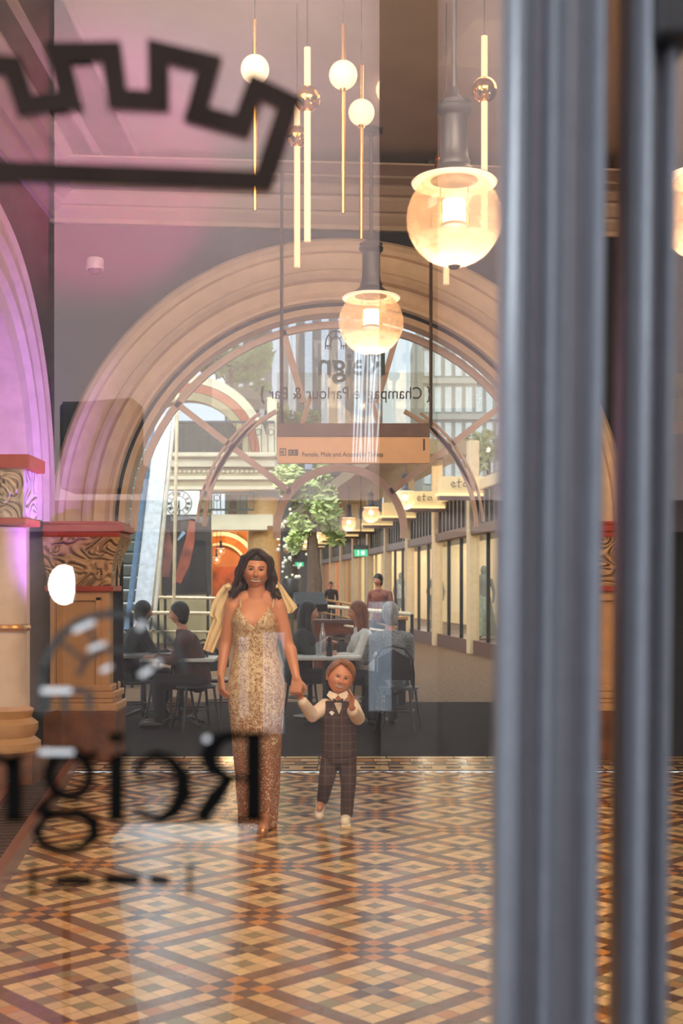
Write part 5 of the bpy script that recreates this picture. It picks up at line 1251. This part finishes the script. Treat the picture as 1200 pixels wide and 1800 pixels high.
# ---- decals on the pane
M_ink = mat('black_vinyl', C(7, 7, 7), .9, spec=.1, var=.1, bump=0); M_ink2 = mat('worn_black_vinyl', C(60, 62, 62), .5, var=.3, bump=0)
M_shine = mat('painted_glint_white', C(235, 240, 244), .4, var=.03, bump=0)  # specular glints painted as white pieces on the decals
def decal(name, strokes, m, label, cat='lettering', parts=None):
    k = MB()
    for pts, wd in strokes: pxstroke(k, pts, wd, GL - .001, .0004)
    o = k.build(name, m); return tag(o, label, cat)
crown = [([(-60, 130), (-20, 112), (22, 116), (44, 186), (122, 176), (100, 92), (195, 90), (206, 174), (278, 177), (277, 90), (368, 112), (344, 200), (424, 222), (450, 152), (508, 180), (462, 318), (0, 300), (-90, 294)], 36)]
decal('crenellated_emblem', crown, mat('brown_black_vinyl', C(50, 40, 35), .9, bump=0, spec=.1), 'large dark crenellated emblem outline on the glass, upper left', 'emblem')
t = at(thing('glass_lettering', 'big blurred black serif letters spelling Reign backwards on the glass', 'lettering', tuple(P(240, 1400, GL - .001))))
def letter(name, strokes):
    k = MB()
    for pts, wd in strokes: pxstroke(k, pts, wd, GL - .001, .0004)
    k.build(name, M_ink, t)
letter('letter_r', [([(446, 1290), (446, 1443)], 30), ([(400, 1291), (478, 1291)], 9), ([(412, 1441), (470, 1441)], 9), ([(440, 1293), (400, 1294), (378, 1303), (366, 1328), (374, 1352), (398, 1366), (440, 1369)], [9, 16, 26, 30, 26, 16, 8]), ([(404, 1366), (378, 1402), (352, 1440)], [20, 30, 24]), ([(330, 1442), (372, 1442)], 7)])
letter('letter_e', [([(242, 1372), (306, 1366)], 7), ([(240, 1366), (246, 1340), (272, 1328), (300, 1336), (320, 1362), (322, 1396), (306, 1426), (282, 1440), (254, 1436), (236, 1416)], [8, 14, 16, 18, 26, 30, 24, 18, 12, 6])])
letter('letter_i', [([(204, 1330), (204, 1443)], 27), ([(190, 1441), (226, 1441)], 8), ([(198, 1330), (226, 1328)], 8), ([(204, 1288), (204, 1306)], 26)])
letter('letter_g', [(arcpts(122, 1362, 36, 0, 359, 30, 38), 19), ([(148, 1336), (160, 1326), (172, 1330)], [10, 12, 14]), ([(104, 1396), (78, 1412), (70, 1424), (96, 1432), (140, 1430), (164, 1444), (166, 1470), (140, 1492), (104, 1496), (74, 1484), (64, 1462), (78, 1440), (100, 1432)], [12, 16, 20, 18, 20, 22, 20, 16, 14, 16, 18, 14, 10])])
letter('letter_n', [([(24, 1330), (24, 1443)], 27), ([(6, 1441), (44, 1441)], 8), ([(18, 1332), (44, 1328)], 8), ([(24, 1350), (4, 1334), (-20, 1330), (-42, 1344), (-50, 1370), (-50, 1443)], [10, 14, 18, 22, 26, 27])])
k = at(thing('glass_emblem', 'blurred fan-window emblem with painted glint flecks on the glass, lower left', 'emblem', tuple(P(190, 1190, GL - .001))))
e = MB()
cx, cy = 200, 1205
for st, wd in ((arcpts(cx, cy - 8, 126, 8, 172, 30, 118), 15), (arcpts(cx, cy - 8, 62, 8, 172, 24, 56), 10), ([(cx - 126, cy - 30), (cx - 128, cy + 52)], 13), ([(cx + 60, cy - 30), (cx + 60, cy + 20)], 9)):
    pxstroke(e, st, wd, GL - .001, .0004)
for a in (38, 65, 115, 142):
    q = math.radians(a); pxstroke(e, [(cx + 62 * math.cos(q), cy - 8 - 56 * math.sin(q)), (cx + 122 * math.cos(q), cy - 8 - 114 * math.sin(q))], 8, GL - .001, .0004)
pxstroke(e, [(78, 1214), (150, 1214)], 12, GL - .001, .0004)
for x in (84, 114, 157): pxstroke(e, [(x, 1212), (x, 1252)], 13, GL - .001, .0004)
e.build('fan_outline', M_ink2, k)
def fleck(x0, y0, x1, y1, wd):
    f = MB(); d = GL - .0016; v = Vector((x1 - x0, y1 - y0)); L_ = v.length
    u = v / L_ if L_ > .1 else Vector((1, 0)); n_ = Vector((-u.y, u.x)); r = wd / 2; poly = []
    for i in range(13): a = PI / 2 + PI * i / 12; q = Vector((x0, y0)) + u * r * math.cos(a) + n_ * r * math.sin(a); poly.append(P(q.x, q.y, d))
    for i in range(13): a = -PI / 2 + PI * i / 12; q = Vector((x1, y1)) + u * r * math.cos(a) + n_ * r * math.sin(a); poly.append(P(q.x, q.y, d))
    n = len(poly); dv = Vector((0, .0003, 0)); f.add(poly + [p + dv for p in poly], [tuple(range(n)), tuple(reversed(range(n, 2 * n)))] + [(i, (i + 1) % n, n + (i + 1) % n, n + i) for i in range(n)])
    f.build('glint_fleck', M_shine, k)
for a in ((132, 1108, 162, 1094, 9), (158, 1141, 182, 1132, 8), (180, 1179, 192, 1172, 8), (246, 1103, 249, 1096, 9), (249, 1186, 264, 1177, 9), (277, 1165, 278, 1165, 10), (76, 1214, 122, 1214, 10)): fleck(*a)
k = t
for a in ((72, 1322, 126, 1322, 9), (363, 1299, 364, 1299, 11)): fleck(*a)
s = MB()
for pts, wd in (([(57, 1522), (57, 1578)], 9), ([(333, 1520), (333, 1574)], 8), ([(95, 1548), (163, 1549)], 19), ([(183, 1547), (246, 1547)], 19), ([(262, 1546), (298, 1549)], [18, 16])): pxstroke(s, pts, wd, GL - .001, .0004)
tag(s.build('glass_strapline', M_ink), 'short broken black strapline between two ticks on the glass, below the big letters', 'lettering')

# ================================================================== FRONT ROOM THE GLASS MIRRORS
def rbox(x0, x1, y0, y1, D, th):
    a = R(x0, y0, D); b = R(x1, y1, D); return MB().box(((a.x + b.x) / 2, a.y, (a.z + b.z) / 2), (abs(b.x - a.x), th, abs(a.z - b.z)))
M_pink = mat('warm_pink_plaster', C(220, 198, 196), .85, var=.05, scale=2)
M_shade = mat('dark_panelling', C(40, 30, 26), .6, var=.2)
DW = 8.0
struct(rbox(98, 672, -160, 880, DW, .1).build('wall_front_left', M_pink), 'pink plaster of the room the camera stands in')
struct(rbox(765, 1500, -160, 880, DW, .1).build('wall_front_right', M_pink))
struct(rbox(-700, 1700, 928, 1460, DW + .4, .1).build('wall_front_dado', M_shade)); struct(rbox(-700, 1700, 870, 935, DW + .2, .1).build('trim_7', mat('taupe_band', C(150, 134, 130), .8)))
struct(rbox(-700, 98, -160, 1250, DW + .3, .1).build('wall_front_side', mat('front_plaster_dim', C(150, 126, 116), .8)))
o = rbox(668, 766, -160, 1440, DW - .3, .3).build('front_pillar', M_shade); tag(o, 'dark pillar of the front room mirrored as a brown vertical strip', 'pillar')
def speaker():
    a = R(103, 697, 6.0); b = R(235, 868, 6.0); t = at(thing('wall_speaker', 'boxy black speaker mirrored over the left foot of the great arch', 'speaker', ((a.x + b.x) / 2, a.y, b.z)))
    z0, z1 = b.z, a.z; X0, X1 = a.x, b.x; y = a.y
    q = MB(); poly = [(X0, y), (X1, y), (X1, y - .3), (X0, y - .3)]
    q.add([(x, yy, z0 + .02) for x, yy in poly] + [(x, yy, z1 - (.03 if i in (0,) else 0)) for i, (x, yy) in enumerate(poly)], [(0, 1, 2, 3), (4, 5, 6, 7), (0, 1, 5, 4), (1, 2, 6, 5), (2, 3, 7, 6), (3, 0, 4, 7)])
    q.build('cabinet', mat('black_speaker', C(16, 18, 18), .6), t, bevel=.02)
    MB().box(((X0 + X1) / 2, y + .008, (z0 + z1) / 2), (X1 - X0 - .04, .01, z1 - z0 - .05)).build('grille', mat('speaker_mesh', C(22, 22, 22), .7, bump=.4, bscale=200), t)
    MB().box(((X0 + X1) / 2, y - .9, (z0 + z1) / 2), (.06, 1.2, .06)).build('bracket', M_black, t)
speaker()
# tapered white block, added so its reflection whitens the tiles
def streak_block(x0, x1, y0, y1, D, taper, label):
    a = R(x0, y0, D); b = R(x1, y1, D); cx = (a.x + b.x) / 2; w_ = (b.x - a.x) / 2; t = at(thing('tapered_streak_block', label, 'streak_block', (cx, a.y, 0)))
    rings = []
    for k in range(9):
        q = k / 8; ww = w_ * (taper + (1 - taper) * q); rings.append([(cx + sx * ww, a.y - .2 + sy * ww * .6, a.z * q) for sx, sy in ((-1, -1), (1, -1), (1, 1), (-1, 1))])
    MB().loft(rings).build('added_block', mat('streak_block_white', C(214, 220, 216), .5, var=.4, scale=3), t, bevel=.01)
streak_block(178, 440, 1490, 2135, 3.0, .3, 'added white tapered block mirrored as a pale streak on the tiles at lower left')
area('haze_sheet_fill', (.3, .6, 4.4), (-.1, -2.8, 1.2), 1.0, 380, (.95, .95, 1.0), spread=60)  # unseen fill added to brighten the pale sheets
area('streak_block_fill', (-2.4, .5, 2.6), (-.4, -.6, .45),   .8, 60, (.85, .95, 1.0))  # unseen fill added to brighten the tapered block
# unseen glowing half disc, added to mirror as a bright glint
p = R(112, 1028, 3.6); t = at(thing('half_disc_glint', 'added glowing half disc mirrored as a bright glint at left', 'stand-in lamp', tuple(p)))
sc = 3.6 / F; q = MB(); poly = [(.022 * 1, .05)] ; poly = [(14 * sc, 31 * sc), (2 * sc, 35 * sc)] + [(2 * sc - 27 * sc * math.sin(PI * i / 16), 35 * sc * math.cos(PI * i / 16)) for i in range(1, 16)] + [(2 * sc, -35 * sc), (14 * sc, -31 * sc), (18 * sc, -12 * sc), (18 * sc, 12 * sc)]
q.prism(poly, lambda a_, d: Vector((p.x + a_[0], p.y + d, p.z + a_[1])), 0, .02).build('glow_disc', emat('glint_glow', C(255, 255, 250), 14), t)
MB().box((p.x + .002, p.y - .02, p.z), (.06, .03, .1)).build('housing', M_black, t)
MB().tube([(p.x, p.y - .03, 0.02), (p.x, p.y - .03, p.z)], .012, 8).build('stand', M_black, t)
# white opal ball cut by the pillar, curtain of crystal strings, pale sheets added for haze
p = R(684, 157, 7.92); t = at(thing('opal_ball_lamp', 'opal ball lamp mirrored at the edge of the brown strip', 'pendant lamp', tuple(p)))
MB().sphere(tuple(p), .085, 24, 14).build('ball', emat('bright_opal', C(255, 226, 190), 5), t, smooth=80); MB().tube([p, (p.x, p.y, 5.8)], .004, 6).build('cable', M_black, t)
o = MB()
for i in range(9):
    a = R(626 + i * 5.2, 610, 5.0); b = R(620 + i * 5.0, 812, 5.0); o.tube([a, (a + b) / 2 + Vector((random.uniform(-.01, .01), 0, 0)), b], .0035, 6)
c = o.build('crystal_strings', emat('glowing_crystal', C(235, 245, 255), 2.6)); tag(c, 'crystal strings glowing in place of glints, mirrored below the middle globe pendant', 'crystal curtain', kind='stuff')  # glint of the strings put in as emission
def haze_sheet(x0, x1, y0, y1, D, label):  # pale sheet added to mirror as a patch of haze
    a = R(x0, y0, D); b = R(x1, y1, D); n = 26; q = MB(); vs = []
    for z in (a.z, b.z): vs += [(a.x + (b.x - a.x) * i / n, a.y + .03 * math.sin(i * 1.7), z) for i in range(n + 1)]
    vs2 = [(x, y - .01, z) for x, y, z in vs]; m = n + 1
    q.add(vs + vs2, [(i, i + 1, m + i + 1, m + i) for i in range(n)] + [(2 * m + i, 3 * m + i, 3 * m + i + 1, 2 * m + i + 1) for i in range(n)])
    o = q.build('pale_haze_sheet', mat('pale_haze_sheet', C(226, 232, 238), .8), smooth=60); tag(o, label, 'haze_sheet')
haze_sheet(648, 688, 1058, 1250, 4.4, 'added pale sheet mirrored as haze beside the grey-haired guest')
haze_sheet(462, 500, 1112, 1290, 5.0, 'added pale sheet mirrored as a light patch over the right side of the gown')
haze_sheet(420, 436, 1120, 1262, 5.0, 'narrow added pale strip mirrored as a light streak over the left side of the gown')
